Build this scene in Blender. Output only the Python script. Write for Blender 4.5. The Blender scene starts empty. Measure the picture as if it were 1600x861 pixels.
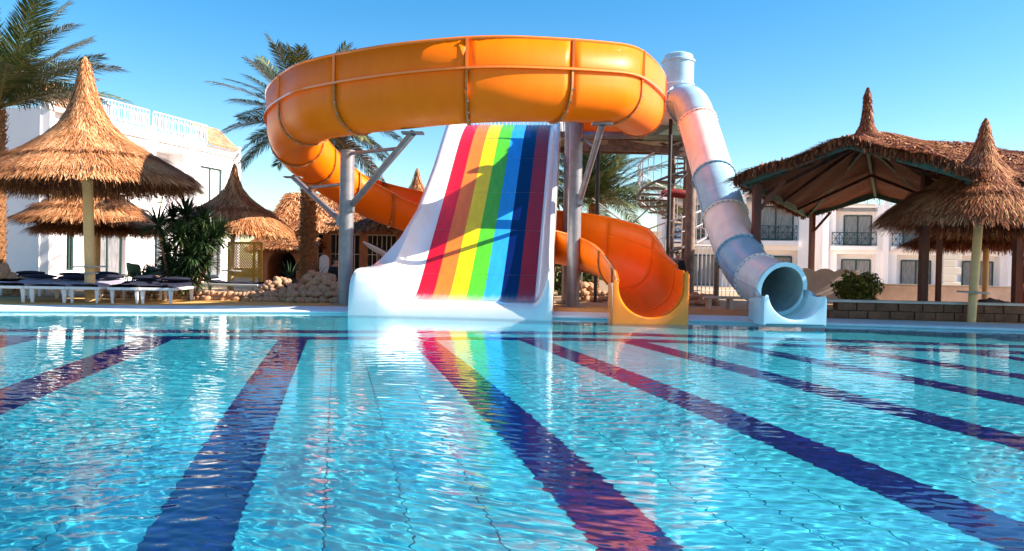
import bpy, math, random
import numpy as np
from mathutils import Vector, Matrix
random.seed(7); RNG = np.random.default_rng(7)
S = bpy.context.scene; COL = S.collection
R = math.radians
# ------------------------------------------------------------------ camera
H, PITCH, ROLL, F = 1.25, .014, .02, 1200.0
cam = bpy.data.objects.new('camera', bpy.data.cameras.new('camera')); COL.objects.link(cam); S.camera = cam
cam.data.sensor_width = 36; cam.data.lens = 27; cam.data.clip_end = 4000; cam.data.clip_start = .05
cam.matrix_world = Matrix.Translation((0, 0, H)) @ Matrix.Rotation(math.pi/2-PITCH, 4, 'X') @ Matrix.Rotation(ROLL, 4, 'Z')
# ------------------------------------------------------------------ sky, sun
SUN_EL, SUN_AZ = R(31), R(-5.5)           # azimuth: degrees behind the +X axis (negative: towards the camera side)
w = bpy.data.worlds.new('World'); S.world = w; w.use_nodes = True
nt = w.node_tree; bg = nt.nodes['Background']
sk = nt.nodes.new('ShaderNodeTexSky'); sk.sky_type = 'NISHITA'; sk.sun_disc = False
sk.sun_elevation = SUN_EL; sk.sun_rotation = math.pi/2-SUN_AZ; sk.dust_density = .5; sk.ozone_density = 1.2; sk.air_density = 1.0
hs = nt.nodes.new('ShaderNodeHueSaturation'); hs.inputs['Saturation'].default_value = 1.5; hs.inputs['Hue'].default_value = .496
nt.links.new(sk.outputs[0], hs.inputs['Color']); nt.links.new(hs.outputs[0], bg.inputs[0]); bg.inputs[1].default_value = .088
sl = bpy.data.lights.new('sun', 'SUN'); sl.energy = 5.0; sl.angle = R(.5); sl.color = (1, .9, .76)
sun = bpy.data.objects.new('sun', sl); COL.objects.link(sun)
sd = Vector((math.cos(SUN_AZ)*math.cos(SUN_EL), math.sin(SUN_AZ)*math.cos(SUN_EL), math.sin(SUN_EL)))
sun.rotation_euler = sd.to_track_quat('Z', 'Y').to_euler(); sun.location = sd*60
sl.cycles.is_caustics_light = True
S.view_settings.view_transform = 'Standard'; S.view_settings.look = 'None'; S.view_settings.exposure = 1.42; S.view_settings.gamma = 1
S.cycles.max_bounces = 10; S.cycles.transparent_max_bounces = 16; S.cycles.use_denoising = True
# ------------------------------------------------------------------ helpers
def at(px, py, Y):
    """point of the place seen at photo pixel (px,py) at depth Y"""
    u = (px-800)/F; v = -(py-430.5)/F
    c, s = math.cos(ROLL), math.sin(ROLL); u2 = u*c-v*s; v2 = u*s+v*c
    cp, sp = math.cos(PITCH), math.sin(PITCH); f = cp+v2*sp
    return Vector((u2/f*Y, Y, H+(-sp+v2*cp)/f*Y))
def X(px, Y): return at(px, 415, Y).x
class MB:
    def __init__(s): s.v = []; s.f = []; s.off = 0; s.q = []
    def raw(s, v, f):
        n = len(s.v); s.v += [tuple(map(float, p)) for p in v]; s.f += [tuple(int(i)+n for i in q) for q in f]
        return s
    def box(s, c, d, rz=0, M=None):
        x, y, z = d[0]/2, d[1]/2, d[2]/2
        P = [Vector((a*x, b*y, e*z)) for a in (-1, 1) for b in (-1, 1) for e in (-1, 1)]
        if M is None: M = Matrix.Rotation(rz, 3, 'Z')
        P = [M @ p+Vector(c) for p in P]
        return s.raw(P, [(0, 1, 3, 2), (4, 6, 7, 5), (0, 4, 5, 1), (2, 3, 7, 6), (0, 2, 6, 4), (1, 5, 7, 3)])
    def beam(s, a, b, wd, ht):
        a, b = Vector(a), Vector(b); d = b-a; L = d.length; d.normalize()
        up = Vector((0, 0, 1)) if abs(d.z) < .99 else Vector((0, 1, 0))
        sx = d.cross(up).normalized(); uz = sx.cross(d)
        return s.box((a+b)/2, (L, wd, ht), M=Matrix((d, sx, uz)).transposed())
    def tube(s, pts, r, n=10, caps=True):
        pts = [Vector(p) for p in pts]; rr = r if hasattr(r, '__len__') else [r]*len(pts)
        V = []; px = None
        for i, p in enumerate(pts):
            t = (pts[min(i+1, len(pts)-1)]-pts[max(i-1, 0)]).normalized()
            if px is None:
                up = Vector((0, 0, 1)) if abs(t.z) < .95 else Vector((1, 0, 0)); px = t.cross(up).normalized()
            px = (px-t*px.dot(t)).normalized(); py = t.cross(px)
            V += [p+(px*math.cos(a)+py*math.sin(a))*rr[i] for a in [2*math.pi*k/n for k in range(n)]]
        Fc = [(i*n+k, i*n+(k+1) % n, (i+1)*n+(k+1) % n, (i+1)*n+k) for i in range(len(pts)-1) for k in range(n)]
        if caps: Fc += [tuple(range(n))[::-1], tuple((len(pts)-1)*n+k for k in range(n))]
        return s.raw(V, Fc)
    def lathe(s, prof, c=(0, 0, 0), n=24, jit=0):
        V = []; c = Vector(c)
        for r, z in prof:
            for k in range(n):
                a = 2*math.pi*k/n; q = r*(1+jit*random.uniform(-1, 1)); V.append(c+Vector((q*math.cos(a), q*math.sin(a), z)))
        return s.raw(V, [(i*n+k, i*n+(k+1) % n, (i+1)*n+(k+1) % n, (i+1)*n+k) for i in range(len(prof)-1) for k in range(n)])
    def grid(s, rows, close=False):
        m, n = len(rows), len(rows[0])
        return s.raw([p for r_ in rows for p in r_], [(i*n+k, i*n+(k+1) % n, (i+1)*n+(k+1) % n, (i+1)*n+k) for i in range(m-1) for k in range(n if close else n-1)])
    def build(s, name, m, parent=None, smooth=False, bevel=0, solid=0):
        me = bpy.data.meshes.new(name); me.from_pydata(s.v, [], s.f); me.materials.append(m); me.update()
        if smooth: me.polygons.foreach_set('use_smooth', np.ones(len(me.polygons), bool))
        o = bpy.data.objects.new(name, me); COL.objects.link(o)
        if parent: o.parent = parent
        if solid: md = o.modifiers.new('thickness', 'SOLIDIFY'); md.thickness = solid; md.offset = 0
        if bevel: md = o.modifiers.new('bevel', 'BEVEL'); md.width = bevel; md.segments = 2; md.limit_method = 'ANGLE'
        if smooth and hasattr(me, 'set_sharp_from_angle'): me.set_sharp_from_angle(angle=R(40))
        return o
def npmesh(name, V, Fq, m, parent=None, smooth=False, tone=None):
    V = np.ascontiguousarray(V, dtype=np.float32).reshape(-1, 3); Fq = np.ascontiguousarray(Fq, dtype=np.int32); k = Fq.shape[1]
    me = bpy.data.meshes.new(name); me.vertices.add(len(V)); me.vertices.foreach_set('co', V.ravel())
    me.loops.add(Fq.size); me.loops.foreach_set('vertex_index', Fq.ravel()); me.polygons.add(len(Fq))
    me.polygons.foreach_set('loop_start', np.arange(len(Fq), dtype=np.int32)*k); me.update(calc_edges=True)
    if smooth: me.polygons.foreach_set('use_smooth', np.ones(len(Fq), bool))
    if tone is not None:
        a = me.attributes.new('tone', 'FLOAT', 'POINT'); a.data.foreach_set('value', np.ascontiguousarray(tone, dtype=np.float32))
    me.materials.append(m); o = bpy.data.objects.new(name, me); COL.objects.link(o)
    if parent: o.parent = parent
    return o
def tag(o, label=None, cat=None, group=None, kind=None):
    if label: o['label'] = label
    if cat: o['category'] = cat
    if group: o['group'] = group
    if kind: o['kind'] = kind
    return o
def thing(name, loc, label, cat, group=None, rz=0):
    o = bpy.data.objects.new(name, None); COL.objects.link(o); o.location = loc; o.rotation_euler = (0, 0, rz)
    o.empty_display_size = .2; return tag(o, label, cat, group)
KIDS = {}
def dup(root, loc, rz=None, label=None, group=None, scale=None):
    ch = {}
    for o in S.objects:
        if o.parent: ch.setdefault(o.parent.name, []).append(o)
    def rec(o, par):
        c = o.copy(); COL.objects.link(c); c.parent = par
        for k in ch.get(o.name, []): rec(k, c)
        return c
    r = rec(root, None); r.location = loc
    if rz is not None: r.rotation_euler = (0, 0, rz)
    if scale: r.scale = (scale,)*3
    if label: r['label'] = label
    if group: r['group'] = group
    return r
# ------------------------------------------------------------------ materials
def mat(name, col, rough=.6, metal=0, var=0, vscale=3., bump=0, bscale=30., coat=0, col2=None, stretch=(1, 1, 1), spec=.5, dirt=0):
    m = bpy.data.materials.new(name); m.use_nodes = True; t = m.node_tree; b = t.nodes['Principled BSDF']; L = t.links.new
    b.inputs['Base Color'].default_value = (*col, 1); b.inputs['Roughness'].default_value = rough; b.inputs['Metallic'].default_value = metal
    b.inputs['Coat Weight'].default_value = coat; b.inputs['Specular IOR Level'].default_value = spec
    tc = t.nodes.new('ShaderNodeTexCoord'); mp = t.nodes.new('ShaderNodeMapping'); L(tc.outputs['Object'], mp.inputs[0]); mp.inputs['Scale'].default_value = stretch
    if var or col2:
        n = t.nodes.new('ShaderNodeTexNoise'); n.inputs['Scale'].default_value = vscale; n.inputs['Detail'].default_value = 6; n.inputs['Roughness'].default_value = .65
        L(mp.outputs[0], n.inputs[0]); cr = t.nodes.new('ShaderNodeValToRGB'); L(n.outputs[0], cr.inputs[0])
        c2 = col2 or tuple(min(1, c*(1-var)) for c in col); c1 = col if col2 else tuple(min(1, c*(1+var*.6)) for c in col)
        cr.color_ramp.elements[0].position = .35; cr.color_ramp.elements[0].color = (*c2, 1); cr.color_ramp.elements[1].position = .65; cr.color_ramp.elements[1].color = (*c1, 1)
        src = cr.outputs[0]
        L(src, b.inputs['Base Color'])
    if bump:
        n2 = t.nodes.new('ShaderNodeTexNoise'); n2.inputs['Scale'].default_value = bscale; n2.inputs['Detail'].default_value = 5; L(mp.outputs[0], n2.inputs[0])
        bp = t.nodes.new('ShaderNodeBump'); bp.inputs['Strength'].default_value = bump; bp.inputs['Distance'].default_value = .02; L(n2.outputs[0], bp.inputs['Height']); L(bp.outputs[0], b.inputs['Normal'])
    return m
def blade_mat(name, stops, rough=.7, trans=0):
    m = bpy.data.materials.new(name); m.use_nodes = True; t = m.node_tree; b = t.nodes['Principled BSDF']; L = t.links.new
    a = t.nodes.new('ShaderNodeAttribute'); a.attribute_name = 'tone'; cr = t.nodes.new('ShaderNodeValToRGB'); L(a.outputs['Fac'], cr.inputs[0])
    e = cr.color_ramp.elements
    while len(e) < len(stops): e.new(.5)
    for i, (p, c) in enumerate(stops): e[i].position = p; e[i].color = (*c, 1)
    L(cr.outputs[0], b.inputs['Base Color']); b.inputs['Roughness'].default_value = rough; b.inputs['Specular IOR Level'].default_value = .3
    return m
M = dict(
 thatch=blade_mat('thatch_straw', [(0, (.05, .014, .006)), (.35, (.26, .08, .026)), (.7, (.56, .225, .08)), (1, (.86, .52, .27))], .75),
 thatch_red=blade_mat('old_shaded_straw', [(0, (.035, .008, .004)), (.4, (.17, .04, .014)), (.75, (.42, .13, .045)), (1, (.75, .4, .18))], .75),  # older, redder straw, with shade on the thatch also darkened into its tones
 underthatch=mat('thatch_underside', (.13, .032, .012), .9, var=.5, vscale=9, bump=.6, bscale=40, stretch=(1, 1, 3)),  # shade under the roofs is darkened into this colour
 frond=blade_mat('palm_frond', [(0, (.02, .04, .012)), (.5, (.075, .11, .03)), (.85, (.2, .2, .08)), (1, (.36, .25, .1))], .45),
 rachis=mat('frond_stalk', (.3, .22, .08), .6, var=.3),
 trunk=mat('palm_trunk', (.33, .15, .06), .9, var=.5, vscale=8, bump=.8, bscale=18),
 yucca=blade_mat('yucca_leaf', [(0, (.012, .03, .012)), (.6, (.03, .06, .02)), (1, (.1, .14, .06))], .4),
 leaf=blade_mat('bush_leaf', [(0, (.05, .07, .012)), (.6, (.16, .19, .03)), (1, (.36, .34, .09))], .5),
 white=mat('white_render', (.9, .85, .85), .8, var=.05, vscale=.6, bump=.15, bscale=25),
 cream=mat('cream_render', (.72, .62, .52), .8, var=.08, vscale=.8),
 orange=mat('orange_fibreglass', (1, .19, .001), .42, vscale=2.2, coat=.03, spec=.18, col2=(.94, .165, .001), stretch=(1, 1, .35)),
 orange_in=mat('orange_gelcoat_trim', (1, .21, .005), .25, coat=.5),
 yellow=mat('amber_fibreglass', (.95, .21, .003), .25, coat=.6),
 joint=mat('flume_joint', (.5, .17, .03), .5, var=.4, vscale=8),
 gelwhite=mat('white_gelcoat', (.82, .84, .85), .25, var=.04, vscale=1, coat=.5),
 steel=mat('galvanised_post', (.24, .23, .25), .42, metal=.35, var=.18, vscale=4, bump=.1),
 steel_dark=mat('weathered_steel', (.22, .15, .12), .6, metal=.2, var=.4, vscale=5),
 black=mat('black_paint', (.02, .02, .022), .5), bolt=mat('bolt_metal', (.35, .33, .32), .4, metal=.6),
 tubewhite=mat('cream_white_tube', (.92, .84, .77), .42, var=.1, vscale=3, coat=.1, stretch=(1, 1, .4)),
 tubeblue=mat('pale_blue_tube', (.33, .56, .69), .42, var=.14, vscale=3, coat=.1),
 exitblue=mat('light_blue_exit', (.5, .76, .86), .25, coat=.5),
 tubein=mat('tube_inside', (.24, .33, .36), .35, var=.15),
 pole=mat('cream_painted_pole', (.8, .47, .2), .6, var=.12, vscale=4), table=mat('painted_table', (.42, .42, .38), .5),
 wood_dark=mat('dark_red_timber', (.13, .035, .02), .7, var=.4, vscale=5, stretch=(1, 1, .2)),
 wood_green=mat('green_timber', (.04, .1, .08), .7, var=.3, vscale=5),
 deck=mat('ochre_paving', (.68, .38, .11), .85, var=.2, vscale=1.5, bump=.3, bscale=20),
 sand=mat('sandy_ground', (.5, .34, .2), .95, var=.25, vscale=.4, bump=.4),
 coping=mat('pale_blue_coping', (.68, .8, .84), .5, var=.1, vscale=2),
 grass=mat('lawn', (.08, .14, .03), .9, var=.4, vscale=20), bedwhite=mat('white_plastic', (.78, .74, .74), .4, var=.05),
 lavender=mat('lavender_canvas', (.4, .37, .48), .8, var=.2, vscale=4, bump=.3), navy=mat('navy_cushion', (.014, .016, .045), .8, var=.4, vscale=6, bump=.5, bscale=12),
 stone=mat('field_stone', (.52, .29, .17), .9, var=.45, vscale=5, bump=.6, bscale=12),
 wallstone=mat('low_wall_stone', (.2, .085, .045), .9, var=.35, vscale=4, bump=.6, bscale=14),
 cap=mat('wall_cap', (.6, .5, .42), .8, var=.15), terracotta=mat('terracotta_render', (.45, .17, .08), .85, var=.25, vscale=2),
 tile=mat('clay_tile', (.62, .33, .2), .8, var=.35, vscale=3), greenframe=mat('dark_green_frame', (.01, .05, .05), .5),
 pane=mat('curtained_pane', (.22, .22, .24), .12, var=.5, vscale=6, stretch=(6, 6, .3)), panelight=mat('bright_blind', (.75, .74, .74), .3),
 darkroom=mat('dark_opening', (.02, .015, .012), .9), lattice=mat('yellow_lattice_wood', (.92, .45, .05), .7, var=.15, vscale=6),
 iron=mat('white_iron_railing', (.72, .68, .7), .5), green_plastic=mat('green_plastic', (.05, .12, .06), .4),
 skin=mat('skin', (.42, .22, .14), .6), clothes=mat('black_clothes', (.015, .015, .02), .9), hair=mat('dark_hair', (.02, .012, .01), .8),
 redcloth=mat('red_cloth', (.5, .02, .03), .9),
)
# ------------------------------------------------------------------ pool, ground, deck
EDGE = [(-34, 10.), (-20, 13.8), (-14, 15.7), (-11.06, 16.6), (-7.3, 17.6), (-5.5, 18.1), (-3.9, 18.35), (-2, 18.3), (.9, 18.1), (3, 17.95), (5.7, 17.75), (8.7, 17.4), (11.35, 16.95), (16, 16.2), (34, 12.8)]
def offs(pts, d):
    out = []
    for i, p in enumerate(pts):
        a = Vector(pts[max(i-1, 0)]); b = Vector(pts[min(i+1, len(pts)-1)]); t = (b-a).normalized(); out.append((p[0]-t.y*d, p[1]+t.x*d))
    return out
NEAR = .35
def sheet(name, A, B, z, m, kind='structure'):
    mb = MB().grid([[(x, y, z) for x, y in A], [(x, y, z) for x, y in B]]); o = mb.build(name, m); tag(o, kind=kind); return o
E8 = offs(EDGE, .8)
mb = MB(); far = [(x*60, 1600+0*y) for x, y in EDGE]
mb.grid([[(x, y, .06) for x, y in offs(EDGE, .3)], [(x, y+9, .06) for x, y in EDGE], [(x*8, y+200, .06) for x, y in EDGE], [(x, y, .06) for x, y in far]])
mb.raw([(-2000, NEAR-.3, .06), (2000, NEAR-.3, .06), (2000, -600, .06), (-2000, -600, .06)], [(0, 1, 2, 3)])
mb.raw([(-34.4, NEAR-.3, .06), (-34.4, 10.3, .06), (-2000, 1600, .06), (-2000, NEAR-.3, .06)], [(0, 1, 2, 3)])
mb.raw([(34.4, NEAR-.3, .06), (34.4, 13.1, .06), (2000, 1600, .06), (2000, NEAR-.3, .06)], [(3, 2, 1, 0)])
tag(mb.build('ground', M['sand']), kind='structure')
sheet('pool_deck', offs(EDGE, 1.12), offs(EDGE, 4.6), .1, M['deck'])
prof = [(-.0, -.8), (0, .0), (-.04, .012), (-.05, .04), (-.03, .06), (.05, .072), (.6, .088), (1.15, .104), (1.15, .05)]
mb = MB().grid([[(x, y, z) for x, y in offs(EDGE, d)] for d, z in prof]); cop = tag(mb.build('pool_coping', M['coping'], smooth=True), kind='structure')
mb = MB(); mb.box((0, NEAR-.4, -.335), (69, .8, .93)); mb.box((-34.5, 6, -.335), (1, 13, .93)); mb.box((34.5, 6, -.335), (1, 15, .93)); tag(mb.build('pool_wall', M['coping']), kind='structure')
# floor: grout bed with raised tile panels and dark lane lines
DEPTH = .8; LA = -.24
def lane(x, y, z=-DEPTH):
    c, s = math.cos(.24), math.sin(.24)   # lanes lean left of the view axis
    return (x*c-y*s, x*s+y*c, z)
grout = mat('grout', (.03, .26, .36), .7)
ft = mat('cyan_pool_tile', (.045, .44, .57), .5, var=.12, vscale=1.2)
navyt = mat('navy_lane_tile', (.001, .006, .12), .4, var=.25, vscale=2.5)
pf = MB().raw([(-36, -1, -DEPTH-.012), (36, -1, -DEPTH-.012), (36, 20, -DEPTH-.012), (-36, 20, -DEPTH-.012)], [(0, 1, 2, 3)]).build('pool_floor', grout); tag(pf, kind='structure')
LN = [(-10.2, .11, .5), (-8.0, .1, .5), (-5.75, .08, .5), (-3.44, .057, .56), (-.79, .022, .47), (1.705, -.0025, .46), (3.925, -.023, .45), (5.955, -.0445, .45), (7.91, -.077, .45), (9.93, -.11, .45), (12.0, -.13, .45), (14.1, -.15, .45)]
CROSS = [(-26, 7.6), (-15, 10.4), (-8.9, 11.95), (-5.77, 12.55), (-3.2, 13.05), (0, 13.6), (1.9, 13.75), (4.54, 13.45), (9, 12.75), (14, 11.6), (26, 8.6)]   # far cross line, seen from above
YT = 24.
lanes = [(c_-w_/2, c_+w_/2, k_, k_) for c_, k_, w_ in LN]
def lx(i, side, y): a, b, s1, s2 = lanes[i]; return (a+s1*y) if side == 0 else (b+s2*y)
ll = []; fill = []
for i in range(len(lanes)):
    ye = 15.
    for y_ in np.linspace(3, 16, 260):
        p_ = lane((lx(i, 0, y_)+lx(i, 1, y_))/2, y_)
        if p_[1] > np.interp(p_[0], *zip(*CROSS)): ye = y_; break
    rows = [[lane(lx(i, q_, y), y, -DEPTH+.004) for y in np.linspace(-3, ye+.2, 20)] for q_ in (0, 1)]
    ll.append(MB().grid(rows[::-1]).build('lane_line', navyt, pf))
    rows = [[lane(lx(i, q_, y), y, -DEPTH) for y in np.linspace(ye, 22, 20)] for q_ in (0, 1)]
    ll.append(MB().grid(rows[::-1]).build('plain_tile_strip', ft, pf))
for d0, d1 in ((0, .55), (1.15, 1.75)):
    ll.append(MB().grid([[(x, y+d0, -DEPTH+.008) for x, y in CROSS], [(x, y+d1, -DEPTH+.008) for x, y in CROSS]]).build('cross_lane_line', navyt, pf))
tiles = []; TL = 1.1
for i in range(-1, len(lanes)):
    for j in range(4):
        for k in range(-3, 22):
            y0 = k*TL-.6; y1 = min(y0+TL, YT) if y0 < YT else y0+TL
            if y0 < YT < y0+TL: y1 = YT
            def xx(t, y):
                l = lx(i, 1, min(y, YT)) if i >= 0 else lx(0, 0, y)-4*.55; r = lx(i+1, 0, min(y, YT)) if i+1 < len(lanes) else lx(i, 1, min(y, YT))+4*.55
                return l+(r-l)*t
            g = .0045
            if y0+TL > YT and y0 < YT+.55: y0b = y0; y1 = min(y1, YT)
            if y1-y0 < .1: continue
            q = [(xx(j/4, y0)+g, y0+g*.3), (xx((j+1)/4, y0)-g, y0+g*.3), (xx((j+1)/4, y1)-g, y1-g*.3), (xx(j/4, y1)+g, y1-g*.3)]
            if y0 > YT: q = [(x, y+.5) for x, y in q]
            P = [lane(x, y, -DEPTH) for x, y in q]; c = sum((Vector(p) for p in P), Vector())/4
            if c.y < -1 or abs(c.x) > 34: continue
            vis = c.y > 2.2 and abs(c.x)/c.y < .72
            tiles.append(((0 if vis else 100)+c.length, P))
tiles.sort(key=lambda t: t[0]); rest = MB()
def slab(mb, P, th=.012):
    b = [(p[0], p[1], p[2]-th) for p in P]; mb.raw(list(P)+b, [(0, 1, 2, 3), (0, 4, 5, 1), (1, 5, 6, 2), (2, 6, 7, 3), (3, 7, 4, 0)])
tobs = []
for n, (d, P) in enumerate(tiles):
    if n < 290: mb = MB(); slab(mb, P); tobs.append(mb.build('floor_tile', ft, pf))
    else: slab(rest, P)
tobs.append(tag(rest.build('far_floor_tiles', ft, pf), kind='stuff'))
for o in [pf, cop]+ll+tobs: o.cycles.is_caustics_receiver = True
# ------------------------------------------------------------------ water
ny, nx = 760, 780
ys = 1.0*(18.7/1.0)**np.linspace(0, 1, ny); ys = np.r_[.2, .5, .8, ys]
u = np.linspace(-.95, .95, nx); Yg, Ug = np.meshgrid(ys, u, indexing='ij'); Xg = Ug*(Yg+1.2)
ex = np.linspace(0, 1, 50)[1:]
XL = -(.95*(Yg[:, :1]+1.2)+(33.9-.95*(Yg[:, :1]+1.2))*ex[None, ::-1]); XR = -XL[:, ::-1]
Xg = np.concatenate([XL, Xg, XR], 1); Yg = np.repeat(Yg[:, :1], Xg.shape[1], 1); Zg = np.zeros_like(Xg)
wr = np.random.default_rng(3)
wx = .22*np.sin(Xg*.9+Yg*.5)+.18*np.sin(Yg*1.3-Xg*.6+1); wy = .2*np.sin(Yg*.8+Xg*.7+2)+.15*np.sin(Xg*1.7+.3)
for i in range(64):
    lam = .042*(7.5)**wr.random(); k = 2*math.pi/lam; th = wr.normal(1.48, .36)
    amp = .00135*lam*(.75 if lam > .17 else 1.1)
    fade = np.clip(1.3-Yg*.0-0, 0, 1)
    Zg += amp*np.sin(k*((Xg+wx)*math.cos(th)+(Yg+wy)*math.sin(th))+wr.random()*6.3)
lam_env = .75+.25*np.sin(Xg*.8+1.1*np.sin(Yg*.7))*np.sin(Yg*.9+.5); Zg *= lam_env
V = np.stack([Xg, Yg, Zg], -1); a, b = Xg.shape; idx = np.arange(a*b).reshape(a, b)
Fq = np.stack([idx[:-1, :-1], idx[:-1, 1:], idx[1:, 1:], idx[1:, :-1]], -1).reshape(-1, 4)
wm = bpy.data.materials.new('pool_water'); wm.use_nodes = True; t = wm.node_tree; t.nodes.clear()
g = t.nodes.new('ShaderNodeBsdfGlass'); g.inputs['IOR'].default_value = 1.33; g.inputs['Roughness'].default_value = 0; g.inputs['Color'].default_value = (.92, 1, .99, 1)
t.links.new(g.outputs[0], t.nodes.new('ShaderNodeOutputMaterial').inputs[0])
water = npmesh('pool_water', V, Fq, wm, smooth=True); tag(water, kind='structure'); water.cycles.is_caustics_caster = True

# ------------------------------------------------------------------ rainbow slide
O = at(738, 466, 18.7); rs = thing('rainbow_slide', (O.x, O.y, 0), 'wide white slide with seven rainbow coloured lanes ending in the pool', 'water slide', rz=-.085)
PS = [(-.95, .36), (-.93, .36), (-.88, .36), (-.78, .36), (-.6, .36), (-.4, .36), (0, .355), (.3, .38), (.6, .48), (.9, .68), (1.2, .9), (1.8, 1.36), (2.5, 1.9), (3.4, 2.58), (4.4, 3.34), (5.4, 4.12), (6.4, 4.9), (7.1, 5.42), (7.8, 5.84), (8.4, 6.12), (9.0, 6.28), (9.6, 6.35), (10.4, 6.36)]
ss = np.linspace(-.95, 10.4, 90); ss = np.unique(np.r_[ss, [-.94, -.92, -.9, -.85, -.75]]); pz = lambda s: np.interp(s, *zip(*PS))
sm = lambda s: np.mean([pz(s+d) for d in (-.25, -.12, 0, .12, .25)])
def gfac(s): return np.interp(s, [-.95, -.93, -.88, -.8, -.65, -.4], [0, .35, .66, .86, .97, 1])
rows = []
for s in ss:
    z = sm(s); gl = gfac(s)
    fl = np.interp(s, [.2, 1.0, 1.8, 3, 5], [1.25, 1.0, .72, .5, .42]); fr = np.interp(s, [.2, 1.2, 3], [.36, .3, .26]); hw = np.interp(s, [.2, 1, 2, 4], [.76, .66, .6, .55])
    base = np.interp(s, [1.0, 3, 5], [-.3, .1, z-.7]) if s < 5 else z-.4
    base = min(base, z-.4)
    r = [(-1.5-fl-.05, base)]
    r += [(-1.5-fl-.06, z+hw*.8), (-1.5-fl+.0, z+hw-.03), (-1.5-fl+.1, z+hw)]
    if fl > .6: r += [(-1.5-fl+(fl-.5)*.8, z+hw)]
    else: r += [(-1.5-fl+.12, z+hw)]
    x0 = r[-1][0]
    for t_ in (.12, .28, .45, .62, .8, 1): r.append((x0+(-1.5-x0)*t_, z+(hw)*(1-t_)**1.9))
    r += [(0, z), (1.5, z)]
    for t_ in (.2, .4, .6, .8, .95): r.append((1.5+fr*t_, z+hw*t_**1.9))
    r += [(1.5+fr, z+hw-.01), (1.5+fr+.07, z+hw), (1.5+fr+.11, z+hw-.05), (1.5+fr+.12, base)]
    rows.append([(x, s, -.3+(zz+.3)*gl if s < 0 else zz) for x, zz in r])
mb = MB().grid(rows); last = rows[-1]; n = len(last); mb.raw([(x, s, z) for x, s, z in last], [tuple(range(n))])
# underside
mb.grid([[(r_[-1][0], r_[-1][1], r_[-1][2]) for r_ in rows], [(r_[0][0], r_[0][1], r_[0][2]) for r_ in rows]])
mb.build('slide_body', M['gelwhite'], rs, smooth=True)
def lane_paint(c):
    m = mat('slide_lane_paint', c, .3, var=.12, vscale=2.5, coat=.35, stretch=(3, .5, 1)); t = m.node_tree; L = t.links.new; b = t.nodes['Principled BSDF']
    tc = t.nodes.new('ShaderNodeTexCoord'); sx = t.nodes.new('ShaderNodeSeparateXYZ'); L(tc.outputs['Object'], sx.inputs[0])
    mp = t.nodes.new('ShaderNodeMapping'); mp.inputs['Scale'].default_value = (9, 1.2, 1); L(tc.outputs['Object'], mp.inputs[0])
    n = t.nodes.new('ShaderNodeTexNoise'); n.inputs['Scale'].default_value = 1.6; n.inputs['Detail'].default_value = 7; L(mp.outputs[0], n.inputs[0])
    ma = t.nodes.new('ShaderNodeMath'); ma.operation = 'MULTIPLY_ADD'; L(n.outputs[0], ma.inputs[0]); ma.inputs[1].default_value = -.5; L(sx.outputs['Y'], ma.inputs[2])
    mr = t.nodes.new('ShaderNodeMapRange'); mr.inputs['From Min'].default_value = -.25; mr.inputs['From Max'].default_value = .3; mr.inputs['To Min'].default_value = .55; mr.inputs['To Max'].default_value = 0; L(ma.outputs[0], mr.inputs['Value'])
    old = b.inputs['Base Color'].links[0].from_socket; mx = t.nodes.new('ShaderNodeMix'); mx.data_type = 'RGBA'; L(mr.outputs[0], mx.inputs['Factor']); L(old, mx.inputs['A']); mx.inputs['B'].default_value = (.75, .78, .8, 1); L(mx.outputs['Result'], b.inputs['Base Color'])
    return m
RB = [(.8, .006, .02), (.95, .2, .02), (1, .78, .0), (.1, .55, .02), (.03, .36, .85), (.002, .007, .09), (.42, .003, .002)]  # last two: indigo and red with the sidewall's shade darkened in
for i, c in enumerate(RB):
    m = lane_paint(c); mb = MB()
    x0, x1 = -1.49+i*.4257, -1.49+(i+1)*.4257
    cuts = [.05, 1.3, 2.9, 4.5, 6.1, 7.7, 9.4]
    for a_, b_ in zip(cuts[:-1], cuts[1:]):
        sg = np.linspace(a_+.0025, b_-.0025, 12)
        e0 = .3*(i-3)**2*.02
        mb.grid([[(x0, s-(e0 if a_ < .1 and s < .3 else 0), sm(s)+.006) for s in sg], [(x1, s-(e0 if a_ < .1 and s < .3 else 0), sm(s)+.006) for s in sg]][::-1])
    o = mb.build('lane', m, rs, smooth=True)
    o['label'] = ['red', 'orange', 'yellow', 'green', 'sky blue', 'navy', 'shade-darkened red'][i]+' lane of the slide'
mb = MB()
for s, x in ((4.5, -1.2), (4.5, 1.2), (7.5, -1.2), (7.5, 1.2), (10, -1.3), (10, 1.3)): mb = MB(); mb.tube([(x, s, .1), (x, s, sm(s)-.35)], .09); mb.build('support_leg', M['steel_dark'], rs)

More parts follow.
